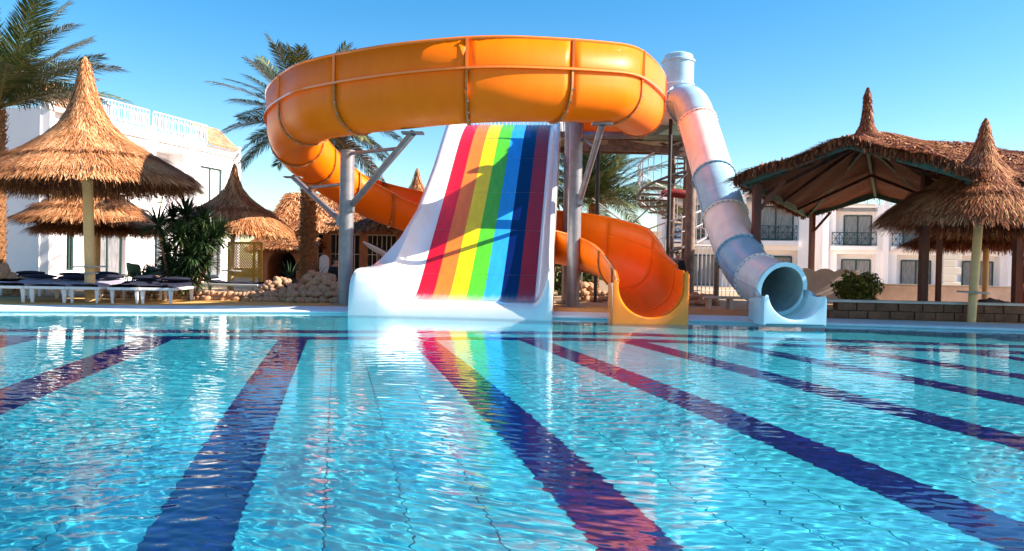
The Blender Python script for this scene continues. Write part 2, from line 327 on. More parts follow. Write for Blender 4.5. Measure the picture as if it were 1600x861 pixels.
# ------------------------------------------------------------------ orange flume
FR = .72; ST = .33
op = [at(1040, 137, 20.2), at(1002, 120, 18.6), at(957, 111, 17.7), at(851, 105, 16.9), at(745, 104, 16.6), at(607, 116, 16.9), at(486, 136, 18.2), at(447, 151, 19.5), at(418, 175, 21.1), at(411, 200, 22.6)]
def inset(pts, d):
    out = []
    for i, p in enumerate(pts):
        t_ = (pts[min(i+1, len(pts)-1)]-pts[max(i-1, 0)]); t_.z = 0; t_.normalize(); out.append(Vector((p.x+t_.y*d, p.y-t_.x*d, p.z)))
    return out
ctr = inset(op, FR)
path = [Vector((1.6, 25.9, 6.95)), Vector((2.7, 25.6, 6.85)), Vector((3.55, 24.4, 6.55)), Vector((3.75, 22.6, 6.2))]+ctr[1:-1]+[Vector((-6.35, 22.7, 4.98)), Vector((-6.3, 24.1, 4.72)), Vector((-5.75, 25.3, 4.25)), Vector((-4.8, 26.1, 3.75)), Vector((-3.6, 26.5, 3.35)), Vector((-1.8, 25.9, 2.95)), Vector((0, 24.5, 2.6)), Vector((1.5, 23.3, 2.35)), Vector((2.4, 22.1, 2.1)), Vector((2.95, 20.8, 1.8)), Vector((3.12, 19.3, 1.45)), Vector((3.12, 17.9, 1.22)), Vector((3.08, 17.05, 1.17))]
path[3] = Vector((ctr[0].x, 21.6, 6.05)); path[2] = Vector((3.45, 23.8, 6.45))
for q_, w_ in ((0, 1.), (1, 1.), (2, .7), (3, .3)): path[q_] = path[q_]+Vector((.4, .5, 0))*w_
def catmull(P, n):
    out = []; tt = []
    for i in range(len(P)-1):
        p0 = P[max(i-1, 0)]; p1 = P[i]; p2 = P[i+1]; p3 = P[min(i+2, len(P)-1)]
        for k in range(n):
            t_ = k/n; out.append(.5*((2*p1)+(p2-p0)*t_+(2*p0-5*p1+4*p2-p3)*t_*t_+(3*p1-p0-3*p2+p3)*t_**3)); tt.append(i+t_)
    out.append(P[-1]); tt.append(len(P)-1); return out, tt
cp_, ct = catmull(path, 8)
for _ in range(6): cp_ = [cp_[0]]+[(cp_[i-1]+cp_[i]*2+cp_[i+1])/4 for i in range(1, len(cp_)-1)]+[cp_[-1]]
NPt = len(path)-1
def section(i):
    p = cp_[i]; t_ = cp_[min(i+1, len(cp_)-1)]-cp_[max(i-1, 0)]; t_.z = 0; t_.normalize(); n = Vector((-t_.y, t_.x, 0)); return p, n, t_
def lip(k): # outer lip height and inner lip height by path parameter
    return (np.interp(k, [0, 3, 6, 10, 14, 17, NPt-5, NPt-3, NPt-2, NPt], [.5, .6, .62, .62, .5, .45, .55, .5, .1, 0]), np.interp(k, [0, 3, 12, 14, NPt-6, NPt-3, NPt-1, NPt], [.3, .0, .0, .02, -.02, -.02, -.05, -.25]))
fl = thing('spiral_flume', (path[-1].x, path[-1].y, 0), 'orange open spiral flume looping above the rainbow slide down to the pool', 'water slide'); FO = Vector(fl.location)
cuts = [0, 20, 33, 45, 57, 69, 82, 94, 104, 114, 124, 134, 146, 158, 170, 182, len(cp_)-1]; cuts = [c for c in cuts if c < len(cp_)-6]+[len(cp_)-1]
def xs(i, off=0, full=True):
    p, n, t_ = section(i); k = ct[i]; lo, li = lip(k); r = FR+off; P = []
    def q(a, h): return p+n*a+Vector((0, 0, h))-FO
    P.append(q(-r, max(li, -.3)))
    P.append(q(-r, -ST))
    for a in np.linspace(180, 360, 19)[1:-1]: P.append(q(r*math.cos(R(a)), -ST+r*math.sin(R(a))))
    P.append(q(r, -ST)); P.append(q(r, -.04))
    if full and lo > .05: P += [q(r, 0), q(r+.04, .03), q(r+.045, lo)]
    elif full: P += [q(r, .0), q(r, .01), q(r, .02)]
    return P
for a, b in zip(cuts[:-1], cuts[1:]):
    MB().grid([xs(i) for i in range(a, b+1)]).build('flume_section', M['orange'], fl, smooth=True, solid=.03)
    mb = MB()
    for i in range(a, b): # flange and lip bead
        pass
    fp = []; lp = []; ip = []
    for i in range(a, b+1):
        p, n, t_ = section(i); lo, li = lip(ct[i]); p = p-FO
        if lo > .05: fp.append([p+n*(FR+.01)+Vector((0, 0, -.05)), p+n*(FR+.1)+Vector((0, 0, -.05)), p+n*(FR+.1)+Vector((0, 0, .0)), p+n*(FR+.01)+Vector((0, 0, .02))]); lp.append(p+n*(FR+.045)+Vector((0, 0, lo)))
        ip.append(p+n*(-FR)+Vector((0, 0, max(li, -.3))))
    if len(fp) > 2: MB().grid(fp, close=True).build('flange', M['orange_in'], fl); MB().tube(lp, .035, 6).build('lip_bead', M['orange_in'], fl, smooth=True)
    MB().tube(ip, .035, 6).build('inner_rim', M['orange_in'], fl, smooth=True)
for c in cuts[1:-1]:
    P1 = xs(c, .02, False)[:]; P2 = xs(c, .06, False); p, n, t_ = section(c); d = t_*.025
    MB().grid([[x-d for x in P1], [x-d for x in P2], [x+d for x in P2], [x+d for x in P1]]).build('section_joint', M['joint'], fl)
    mb = MB()
    for q in P2[::2]: mb.box(q-d*1.4, (.03, .03, .03))
    tag(mb.build('joint_bolts', M['bolt'], fl), kind='stuff')
    lo, li = lip(ct[c])
    if lo > .2:
        q0 = p+n*(FR+.07)-FO; MB().beam(q0, q0+Vector((0, 0, lo)), .06, .06).build('lip_rib', M['orange_in'], fl)
# exit mouth plate
p, n, t_ = section(len(cp_)-1)
def exit_plate(W, zl, zr, ur, uz, y0, th, m, par, org, name, botz=0.0):
    """plate with a U cut: outline outside, U inside; x from centre"""
    out = []; inn = []
    N_ = 28
    for k in range(N_+1):
        t2 = k/N_
        a = math.pi+math.pi*t2
        ix, iz = ur*math.cos(a), uz+ur*math.sin(a)
        if k == 0: iz = zl
        if k == N_: iz = zr
        if k in (0, N_): iz -= .035
        inn.append((ix, iz))
        # outer: left side up-down, bottom, right
        if t2 < .3: ox, oz = -W-.0, zl-.06+(botz-zl)*(t2/.3)
        elif t2 > .7: ox, oz = W, zr-.06+(botz-zr)*((1-t2)/.3)
        else: ox, oz = -W+2*W*((t2-.3)/.4), botz
        out.append((ox, oz))
    rows = []
    rad = .07
    for (dx, (yy)) in ((0, y0+th), (0, y0+.05)): rows.append([(x, yy, z) for x, z in inn])
    rows.append([(x*1.04 if abs(x) > .3 else x, y0, z-.03 if z < min(zl, zr)-.1 else z+.02) for x, z in inn])
    mid = [((x*.45+ox*.55), z*.45+oz*.55) for (x, z), (ox, oz) in zip(inn, out)]
    for e_, zt_ in ((0, zl), (N_, zr)): mid[e_] = (mid[e_][0], zt_+.02)
    rows.append([(x, y0-.012, z) for x, z in mid]); rows.append([(x*.97, y0-.01, z+(.01 if i_ in (0, N_) else 0)) for i_, (x, z) in enumerate(out)]); rows.append([(x, y0+.04, z) for x, z in out]); rows.append([(x*1.02, y0+th+.3, z) for x, z in out])
    return MB().grid([[Vector(q)+org for q in r_] for r_ in rows]).build(name, m, par, smooth=True)
exit_plate(.86, .95, 1.17, .72, .86, 0, .25, M['yellow'], fl, Vector((0, -.05, 0)), 'exit_mouth', botz=-.15)

# ------------------------------------------------------------------ support columns with arms
def column(px, Yc, top_py, label, arms, rad=.19, basez=.1):
    x = X(px, Yc); t_ = thing('support_column', (x, Yc, basez), label, 'steel column', 'steel columns carrying the orange flume'); o = Vector(t_.location)
    zt = at(px, top_py, Yc).z-basez
    MB().tube([(0, 0, 0), (0, 0, zt)], rad, 20).build('post', M['steel'], t_, smooth=True)
    mb = MB(); mb.tube([(0, 0, 0), (0, 0, .03)], rad*1.9, 20); mb.build('base_plate', M['steel'], t_)
    mb = MB(); mb.tube([(0, 0, zt), (0, 0, zt+.03)], rad*1.1, 20); mb.build('cap', M['steel'], t_)
    for a, b, r in arms:
        a, b = Vector(a)-o, Vector(b)-o; MB().tube([a, b], r, 12).build('arm', M['steel'], t_, smooth=True)
        if r > .07:
            m2 = MB(); m2.box(b, (.5, .3, .04)); m2.build('saddle_plate', M['steel'], t_); m3 = MB(); m3.box(a, (.16, .26, .3)); m3.build('bracket', M['steel'], t_)
    return t_
c1 = at(540, 300, 20.5)
column(540, 20.5, 237, 'grey steel column standing left of the rainbow slide with two raised arms', [
 (at(548, 322, 20.4), at(645, 208, 17.7), .085), (at(532, 345, 20.5), at(458, 277, 22.9), .08), (at(548, 240, 20.4), at(622, 232, 18.3), .045), (at(532, 288, 20.5), at(480, 294, 22.4), .045)])
column(896, 21.6, 195, 'grey steel column between the rainbow slide and the orange flume exit', [
 (at(906, 312, 21.5), at(941, 194, 18.6), .085), (at(912, 218, 21.6), at(930, 230, 19.6), .035)])
column(888, 24.0, 180, 'rear steel column behind the column right of the rainbow slide', [(at(890, 211, 24.0), at(984, 211, 24.2), .11)], rad=.2)

# ------------------------------------------------------------------ closed tube slide
ts = thing('tube_slide', (at(1220, 480, 17.3).x, 17.4, .12), 'closed tube slide of white and pale blue sections dropping to the coping', 'water slide'); TO = Vector(ts.location)
TR = .56
tp = [Vector((at(1050, 165, 25.4).x-.5, 25.6, 6.45)), at(1056, 165, 24.8), at(1078, 163, 24.2), at(1094, 205, 23.3), at(1109, 255, 22.3), at(1122, 300, 21.3), at(1137, 350, 20.4), at(1153, 392, 19.6), at(1172, 424, 18.8), at(1196, 440, 18.1), at(1221, 452, 17.45)]
tc_, tt_ = catmull(tp, 8)
for _ in range(3): tc_ = [tc_[0]]+[(tc_[i-1]+tc_[i]*2+tc_[i+1])/4 for i in range(1, len(tc_)-1)]+[tc_[-1]]
tcuts = [(0, 10, 'w'), (10, 22, 'b'), (22, 36, 'w'), (36, 46, 'b'), (46, 57, 'w'), (57, 68, 'b'), (68, len(tc_)-1, 'w')]
def ringpts(i, r, n=28):
    t3 = (tc_[min(i+1, len(tc_)-1)]-tc_[max(i-1, 0)]).normalized(); sx = t3.cross(Vector((0, 0, 1))).normalized(); sy = sx.cross(t3)
    return [tc_[i]-TO+(sx*math.cos(a)+sy*math.sin(a))*r for a in [2*math.pi*k/n for k in range(n)]], t3
for a, b, c in tcuts:
    MB().grid([ringpts(i, TR)[0] for i in range(a, b+1)], close=True).build('tube_section', M['tubewhite' if c == 'w' else 'tubeblue'], ts, smooth=True, solid=.02)
    if a:
        for dd, cc in ((-1, 'p'), (1, 'n')):
            P0, t3 = ringpts(a, TR); P1, _t = ringpts(a, TR+.055); d = t3*.028*dd; d2 = t3*.003*dd
            prevc = tcuts[[q[0] for q in tcuts].index(a)-1][2] if dd < 0 else c
            MB().grid([[x+d2 for x in P0], [x+d2 for x in P1], [x+d for x in P1], [x+d for x in P0]], close=True).build('tube_flange', M['tubewhite' if prevc == 'w' else 'tubeblue'], ts)
        mb = MB(); P2, t3 = ringpts(a, TR+.036, 26)
        for q in P2: mb.tube([q-t3*.05, q+t3*.045], .013, 6)
        tag(mb.build('flange_bolts', M['black'], ts), kind='stuff')
    if b-a > 5: # lengthwise seams left and right with bolts
        for s_ in (0, 14):
            L_ = [ringpts(i, TR+.02)[0][s_] for i in range(a, b+1)]; MB().tube(L_, .022, 5).build('side_seam', M['tubewhite' if c == 'w' else 'tubeblue'], ts)
MB().grid([ringpts(i, TR-.03)[0] for i in range(60, len(tc_))], close=True).build('tube_lining', M['tubein'], ts, smooth=True)
e = len(tc_)-1; P0, t3 = ringpts(e, TR-.03); P1, _ = ringpts(e, TR+.07); d = Vector((0, -.06, 0))
MB().grid([[x for x in P0], [x+d for x in P0], [x+d for x in P1], [x-d*2 for x in P1]], close=True).build('mouth_ring', M['exitblue'], ts, smooth=True)
# landing cradle in front of the mouth
MBx = MB(); rows = []
for yy, hh, ww in ((.05, .62, .57), (-.25, .6, .6), (-.55, .5, .62), (-.8, .4, .63), (-.9, .28, .63)):
    r = []
    for k in range(25):
        a = math.pi+math.pi*k/24; z = .62+.55*math.sin(a); x = ww*math.cos(a)
        if k in (0, 24): z = .08+hh+.0
        r.append((x, yy, max(.05, z if yy > -.5 else max(z, .07))))
    rows.append(r)
MBx.grid(rows); MBx.build('cradle', M['exitblue'], ts, smooth=True, solid=.03)
exit_plate(.69, .58, .58, .56, .63, 0, .3, M['exitblue'], ts, Vector((0, -.98, 0)), 'front_plate', botz=-.02)
for sx in (-1, 1): MB().box((sx*.665, -.43, .24), (.05, .94, .48)).build('cradle_side', M['exitblue'], ts, bevel=.02)
# vertical vent drum above the tube start
vd = at(1059, 135, 25.0); drum = thing('vent_drum', (vd.x, vd.y, vd.z-.6), 'pale blue domed upright drum rising above the start of the tube slide', 'tank')
MB().lathe([(.5, 0), (.5, 1.35), (.54, 1.36), (.54, 1.42), (.47, 1.45), (.47, 1.5), (.46, 1.58), (.3, 1.66), (0, 1.68)], (0, 0, 0), 28).build('drum_shell', M['tubeblue'], drum, smooth=True)
MB().lathe([(.505, .6), (.53, .61), (.53, .66), (.505, .67)], (0, 0, 0), 28).build('hoop', M['exitblue'], drum)

# ------------------------------------------------------------------ platform tower, stair
pt = thing('platform_tower', (4.0, 27.0, .1), 'brown steel platform tower holding the tops of the slides', 'platform'); PO = Vector(pt.location)
def L_(x, y, z): return Vector((x, y, z))-PO
mb = MB(); mb.box(L_(2.6, 29.4, 6.05), (8.6, 3.4, .08)); mb.box(L_(4.6, 27.1, 6.05), (3.6, 1.6, .08)); mb.build('platform_floor', M['steel_dark'], pt)
for a, b in (((-1.6, 27.75, 5.9), (6.9, 27.75, 5.9)), ((-1.6, 31, 5.9), (6.9, 31, 5.9)), ((1.3, 26.4, 5.75), (6.5, 26.4, 5.75)), ((1.5, 26.4, 5.88), (1.5, 31, 5.88)), ((6.3, 26.4, 5.88), (6.3, 31, 5.88)), ((3.2, 26.5, 5.6), (6.2, 26.5, 5.1)), ((2.2, 26.6, 5.35), (6.3, 26.6, 5.35))):
    MB().beam(L_(*a), L_(*b), .12, .2).build('girder', M['steel_dark'], pt)
for px, Yc, tp_, r in ((1077, 26.0, 205, .17), (1069, 27.2, 205, .1), (884, 27.4, 190, .12), (1120, 28.5, 300, .1)):
    x = X(px, Yc); MB().tube([L_(x, Yc, .1), L_(x, Yc, 6.0)], r, 14).build('tower_post', M['steel_dark'], pt, smooth=True)
for px, Yc, zt in ((1043, 24.6, 6.0), (931, 24.9, 6.0)):
    x = X(px, Yc); MB().tube([L_(x, Yc, .1), L_(x, Yc, zt)], .06, 10).build('pole', M['black'], pt, smooth=True)
for a, b in ((at(925, 310, 25), at(985, 355, 25)), (at(985, 352, 25), at(1075, 270, 25)), (at(1005, 368, 25), at(1060, 410, 25)), (at(1055, 205, 26), at(1078, 245, 26))): MB().tube([a-PO, b-PO], .025, 6).build('brace_rod', M['steel'], pt)
def railing(a, b, h, n, par, org, m, r=.02, name='railing', mid=True):
    a, b = Vector(a)-org, Vector(b)-org; mb = MB(); up = Vector((0, 0, h))
    mb.tube([a+up, b+up], r*1.4, 6); mb.tube([a+up*.12, b+up*.12], r, 6)
    for k in range(n+1): p_ = a.lerp(b, k/n); mb.tube([p_, p_+up], r, 5)
    return mb.build(name, m, par)
zz = 6.1
for a, b, n in (((-1.5, 27.8, zz), (1.4, 27.75, zz), 22), ((1.4, 27.75, zz), (1.4, 30.9, zz), 16), ((-1.5, 31, zz), (6.8, 31, zz), 50), ((6.8, 27.8, zz), (6.8, 31, zz), 18), ((5.3, 26.35, zz), (6.3, 26.35, zz), 7), ((3.3, 26.35, zz), (4.1, 26.35, zz), 6)):
    railing(a, b, 1.0, n, pt, PO, M['iron'], .014)
MB().box(at(1045, 205, 25.6)-PO, (1.6, .9, .5)).build('start_tub', mat('grey_green_tub', (.2, .26, .2), .5, var=.2), pt, bevel=.05)
# spiral stair
sc_ = at(1062, 420, 27.5); st = thing('spiral_stair', (sc_.x-.25, 27.8, .1), 'spiral staircase with white railings climbing to the slide platform', 'staircase')
MB().tube([(0, 0, 0), (0, 0, 6.6)], .09, 12).build('newel_post', M['steel_dark'], st, smooth=True)
NS = 32; rr = 1.25; op_ = []; 
for k in range(NS):
    a = k*R(26)+R(40); z = .19*k+.19; c, s = math.cos(a), math.sin(a); c2, s2 = math.cos(a+R(27)), math.sin(a+R(27))
    P = [(0, 0, z), (rr*c, rr*s, z), (rr*c2, rr*s2, z)]; mb = MB().raw(P+[(x, y, z_-.05) for x, y, z_ in P], [(0, 1, 2), (5, 4, 3), (0, 3, 4, 1), (1, 4, 5, 2), (2, 5, 3, 0)]); mb.build('step', M['steel_dark'], st)
    op_.append(Vector((rr*c, rr*s, z)))
mb = MB(); mb.tube([p_+Vector((0, 0, 1)) for p_ in op_], .025, 6); mb.tube([p_+Vector((0, 0, .5)) for p_ in op_], .015, 5)
for i in range(NS):
    mb.tube([op_[i], op_[i]+Vector((0, 0, 1))], .016, 5)
    if i+1 < NS: q = (op_[i]+op_[i+1])/2; mb.tube([q, q+Vector((0, 0, 1))], .013, 5)
mb.build('stair_railing', M['iron'], st)
MB().tube([p_+Vector((0, 0, -.05)) for p_ in op_], .05, 6).build('stringer', M['steel'], st)
rc = at(1060, 308, 27.2); rb_ = thing('rolled_mat', rc, 'dark red rolled mat hung on the rail beside the tower post', 'mat'); MB().tube([(-.6, 0, .1), (-.2, 0, .14), (.3, 0, .1), (.6, 0, .0)], [.1, .16, .17, .1], 10).build('roll', mat('maroon', (.25, .02, .02), .8, bump=.5), rb_, smooth=True)
fc = at(1085, 440, 30); fr_ = thing('garden_railing', (fc.x, 30, .1), 'white upright garden railing behind the foot of the tube slide', 'railing')
railing((fc.x-.2, 30, .15), (fc.x+1.8, 30.3, .15), 2.0, 12, fr_, Vector(fr_.location), M['iron'], .025, 'bars'); 

# ------------------------------------------------------------------ thatch
def blades(P, T, Sd, N, L, W, tone, lift=(.0, .05), jit=.18, rng=RNG):
    n = len(P); j = rng.normal(0, jit, (n, 1)); T2 = T+Sd*j; T2 /= np.linalg.norm(T2, axis=1)[:, None]
    S2 = np.cross(T2, N); S2 /= np.linalg.norm(S2, axis=1)[:, None]+1e-9
    L = L[:, None]; W = W[:, None]; o0 = rng.uniform(-.02, lift[0]+.01, (n, 1)); o1 = rng.uniform(lift[0], lift[1], (n, 1))
    A = P+N*o0; B = P+T2*L+N*o1+np.array([0, 0, -.02])
    V = np.stack([A-S2*W/2, A+S2*W/2, B+S2*W*.3, B-S2*W*.3], 1).reshape(-1, 3)
    return V, np.repeat(tone, 4)
def umbrella_thatch(parent, Rr, zr, zt, prof, n=9000, seed=1, tiers=(.62,), fringe=.28, ws=1.0, tm='thatch'):
    rng = np.random.default_rng(seed); pr = np.array([p_[1] for p_ in prof])[::-1]*Rr; zf = (zr+np.array([p_[0] for p_ in prof])*(zt-zr))[::-1]
    # arc param from tip down
    seg = np.hypot(np.diff(pr), np.diff(zf)); area = seg*(pr[1:]+pr[:-1])/2+seg*Rr*.06; cum = np.r_[0, np.cumsum(area)]/area.sum()
    q = rng.random(n); r = np.interp(q, cum, pr); z = np.interp(q, cum, zf)
    drz = np.array([np.interp(np.clip(q+.02, 0, 1), cum, pr)-r, np.interp(np.clip(q+.02, 0, 1), cum, zf)-z]).T; bad = q > .97
    drz[bad] = [pr[-1]-pr[-2], zf[-1]-zf[-2]]; drz /= np.linalg.norm(drz, axis=1)[:, None]+1e-9
    th = rng.random(n)*2*math.pi
    def mk(r, z, th, drz, L, tone, lift, jit, W=None):
        c, s = np.cos(th), np.sin(th); wob = 1+.02*np.sin(th*5+seed)+.012*np.sin(th*11)
        P = np.stack([r*c*wob, r*s*wob, z], 1); T = np.stack([c*drz[:, 0], s*drz[:, 0], drz[:, 1]], 1); Sd = np.stack([-s, c, 0*s], 1); N = np.stack([-c*drz[:, 1], -s*drz[:, 1], drz[:, 0]], 1)
        N *= np.sign(N[:, 2:3]+1e-6)
        return blades(P, T, Sd, N, L, (W if W is not None else rng.uniform(.009, .022, len(P))*ws), tone, lift, jit, rng)
    sc = np.clip(r/Rr*1.5+.25, .3, 1)
    out = [mk(r, z, th, drz, rng.uniform(.2, .55, n)*sc, np.clip(rng.normal(.66, .22, n)+.1*np.sin(th*7+z*5), 0, 1), (.0, .05), .16)]
    for tr in list(tiers)+[1.0]: # tier edges: thick row of overhanging straw
        m = int(1100*(.4+tr)*ws**-.5); tr_r = Rr*tr; zt_ = np.interp(tr_r, pr, zf)
        th2 = rng.random(m)*2*math.pi; r2 = np.full(m, tr_r)*(1-rng.random(m)*.05); z2 = np.interp(r2, pr, zf)
        d = np.array([np.interp(tr_r, pr, pr)-np.interp(tr_r*.9, pr, pr), np.interp(tr_r, pr, zf)-np.interp(tr_r*.9, pr, zf)]); d /= np.linalg.norm(d)
        out.append(mk(r2, z2+(.05 if tr < 1 else 0), th2, np.tile(d, (m, 1)), rng.uniform(.12, .3, m), np.clip(rng.normal(.5, .25, m), 0, 1), (.02, .09), .22))
    m = int(2600*ws**-.5); th3 = rng.random(m)*2*math.pi; r3 = Rr*(1-rng.random(m)*.14); z3 = np.interp(r3, pr, zf)-.02
    d = np.stack([rng.uniform(-.1, .45, m), -np.ones(m)], 1); d /= np.linalg.norm(d, axis=1)[:, None]
    out.append(mk(r3, z3, th3, d, rng.uniform(.5, 1.1, m)*fringe, np.clip(rng.normal(.3, .18, m), 0, 1), (0, .02), .15))
    V = np.concatenate([o[0] for o in out]); tn = np.concatenate([o[1] for o in out])
    npmesh('thatch', V, np.arange(len(V)).reshape(-1, 4), M[tm], parent, tone=tn)
    und = [(max(.001, a-.03), b-.04) for a, b in zip(pr, zf)]
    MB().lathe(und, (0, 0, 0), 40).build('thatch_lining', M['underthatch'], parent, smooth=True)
HAT = [(0, 1.0), (.06, .91), (.13, .77), (.2, .63), (.28, .48), (.37, .335), (.47, .225), (.6, .14), (.72, .095), (.86, .062), (.95, .04), (1, .012)]
SPIRE = [(0, 1), (.09, .9), (.18, .77), (.27, .62), (.36, .47), (.44, .34), (.51, .25), (.63, .14), (.81, .065), (.95, .03), (1, .008)]
CONE = [(0, 1), (.12, .83), (.25, .66), (.4, .47), (.55, .31), (.7, .18), (.85, .08), (.95, .035), (1, .008)]
def umbrella(name, loc, Rr, zr, zt, label, prof=HAT, n=9000, seed=1, tiers=(.62,), pole=.085, table=None, ws=1., group='thatched umbrellas round the pool', tilt=(0, 0), fringe=.28, tm='thatch'):
    t_ = thing(name, loc, label, 'umbrella', group)
    umbrella_thatch(t_, Rr, zr, zt, prof, n, seed, tiers, fringe, ws, tm)
    MB().tube([(0, 0, 0), (0, 0, zr+(zt-zr)*.25)], pole, 14).build('pole', M['pole'], t_, smooth=True)
    for k in range(8):
        a = k*math.pi/4+.2; MB().beam((0, 0, zr+(zt-zr)*.26), (Rr*.93*math.cos(a), Rr*.93*math.sin(a), zr-.0), .05, .06).build('rib', M['wood_dark'], t_)
    if table:
        for zt_, rt in table: MB().lathe([(.0, zt_), (rt-.02, zt_), (rt, zt_+.012), (rt, zt_+.03), (rt-.02, zt_+.04), (0, zt_+.04)], (0, 0, 0), 28).build('table_top', M['table'], t_)
    t_.rotation_euler = (tilt[0], tilt[1], 0)
    return t_
ZD = .1
def zat(py, px, Y): return at(px, py, Y).z-ZD
Y1 = 19.6; umbrella('thatched_umbrella', (X(142, Y1), Y1, ZD), 2.58, zat(283, 142, Y1), zat(88, 130, Y1), 'large tall-peaked thatched umbrella over the white sunbeds at the left', n=40000, seed=2, tiers=(.72,), pole=.125, table=((zat(418, 142, Y1), .42), (zat(427, 142, Y1)-.02, .2)), tilt=(0, -.035), fringe=.36)
Y2 = 25.5; umbrella('thatched_umbrella', (X(140, Y2), Y2, ZD), 2.15, zat(343, 140, Y2), zat(250, 140, Y2), 'low two-tiered thatched umbrella behind the largest one at the left', prof=CONE, n=9000, seed=3, tiers=(.75,), pole=.11)
Y2b = 27.5; umbrella('thatched_umbrella', (X(152, Y2b), Y2b, ZD), 2.1, zat(360, 150, Y2b), zat(285, 150, Y2b), 'lowest thatched umbrella tucked behind the two-tiered one at the left', prof=CONE, n=5000, seed=31, pole=.1)
Y3 = 25.; umbrella('thatched_umbrella', (X(362, Y3), Y3, ZD), 1.86, zat(357, 362, Y3), zat(255, 364, Y3), 'pointed thatched umbrella in front of the yellow lattice screen', n=17000, seed=4, prof=SPIRE, pole=.07, table=((zat(424, 362, Y3), .33),), tilt=(0, .01))
Y4 = 18.35; umbrella('thatched_umbrella', (X(1520, Y4), Y4, ZD), 2.1, zat(345, 1520, Y4), zat(184, 1545, Y4), 'pointed thatched umbrella on a cream pole at the right pool edge', prof=SPIRE, n=30000, seed=5, tm='thatch_red', tiers=(.7,), pole=.1, table=((zat(458, 1516, Y4), .35),), tilt=(0, .045))
Y5 = 24.5; umbrella('thatched_umbrella', (X(1540, Y5), Y5, ZD), 2.35, zat(383, 1540, Y5), zat(290, 1540, Y5), 'low thatched umbrella under the pavilion roof behind the right one', prof=CONE, n=12000, seed=6, tm='thatch_red', pole=.09)
Y6 = 33.; umbrella('thatched_umbrella', (X(649, Y6), Y6, ZD), 1.9, zat(330, 649, Y6), zat(262, 649, Y6), 'distant thatched umbrella whose tip shows over the orange flume', prof=HAT, n=5000, seed=7)

def patch_thatch(parent, fn, nu, L0, org, seed, edges=(), ws=1., n=20000, name='thatch'):
    """fn(u,v)->xyz arrays; straw runs down the steepest direction"""
    rng = np.random.default_rng(seed); u, v = rng.random(n), rng.random(n); e = 1e-3
    P = fn(u, v); Pu = (fn(np.minimum(u+e, 1), v)-fn(np.maximum(u-e, 0), v)); Pv = (fn(u, np.minimum(v+e, 1))-fn(u, np.maximum(v-e, 0)))
    N = np.cross(Pu, Pv); N /= np.linalg.norm(N, axis=1)[:, None]+1e-9; N *= np.sign(N[:, 2:3]+1e-9)
    D = np.array([0, 0, -1.])-N*(-N[:, 2:3]); D /= np.linalg.norm(D, axis=1)[:, None]+1e-9; Sd = np.cross(N, D)
    V, tn = blades(P-org, D, Sd, N, rng.uniform(.15, .45, n)*L0, rng.uniform(.015, .04, n)*ws, np.clip(rng.normal(.58, .24, n)+.12*np.sin(P[:, 0]*2+P[:, 1]*1.3), 0, 1), (.0, .07), .3, rng)
    Vs, tns = [V], [tn]
    for (a, b, dens) in edges: # fringe along an edge
        m = int(np.linalg.norm(np.array(b(np.array([1.])))-np.array(a(np.array([0.]))))*0+dens); t_ = rng.random(m); P = a(t_)+rng.normal(0, .03, (m, 3)); 
        D = np.tile([0, 0, -1.], (m, 1))+rng.normal(0, .25, (m, 3)); D /= np.linalg.norm(D, axis=1)[:, None]; Nn = rng.normal(0, 1, (m, 3)); Nn[:, 2] = 0; Nn /= np.linalg.norm(Nn, axis=1)[:, None]
        V, tn = blades(P-org, D, np.cross(Nn, D), Nn, rng.uniform(.06, .2, m), rng.uniform(.02, .045, m), np.clip(rng.normal(.4, .2, m), 0, 1), (0, .03), .1, rng); Vs.append(V); tns.append(tn)
    V = np.concatenate(Vs); tn = np.concatenate(tns); return npmesh(name, V, np.arange(len(V)).reshape(-1, 4), M['thatch_red' if parent.name.startswith('thatched_pav') else 'thatch'], parent, tone=tn)
# ------------------------------------------------------------------ thatched pavilion on the right
cL = Vector((5.35, 18.6, 0)); cF = Vector((11.5, 30.3, 0)); ax = (cF-cL).normalized(); gx = Vector((ax.y, -ax.x, 0)); HL, HW = (cF-cL).length/2, 2.5
PC = cL+ax*HL+gx*HW; pv = thing('thatched_pavilion', (PC.x, PC.y, .1), 'large open pavilion with spired thatched roof on dark red posts at the right', 'pavilion'); VO = np.array([PC.x, PC.y, .1])
def zroof(u, v): return 3.5+.8*(1-abs(u))+1.15*(1-abs(v))**1.15*(1-abs(u))**.8
def roofpt(u, v): # -1..1
    z = zroof(u, v); return np.stack([PC.x+gx.x*u*HW+ax.x*v*HL, PC.y+gx.y*u*HW+ax.y*v*HL, z+.04*np.sin(u*9+v*23)], -1)
fr01 = lambda u, v: roofpt(u*2-1, v*2-1)
def edge(fu, fv): return lambda t_: roofpt(fu(t_), fv(t_))-np.array([0, 0, .02])
one = lambda t_: np.ones_like(t_)
eds = [edge(lambda t_: t_*2-1, lambda t_: -one(t_)), edge(lambda t_: t_*2-1, one), edge(lambda t_: -one(t_), lambda t_: t_*2-1), edge(one, lambda t_: t_*2-1)]
patch_thatch(pv, fr01, 0, 1.2, VO, 11, [(e_, e_, d_) for e_, d_ in zip(eds, (2600, 1600, 2600, 2000))], n=42000, ws=1.2)
gu = np.linspace(-1, 1, 41); mb = MB(); mb.grid([[tuple(roofpt(np.array(u_), np.array(v_))-VO-np.array([0, 0, .06])) for u_ in gu] for v_ in gu]); mb.build('roof_lining', M['underthatch'], pv, solid=.05)
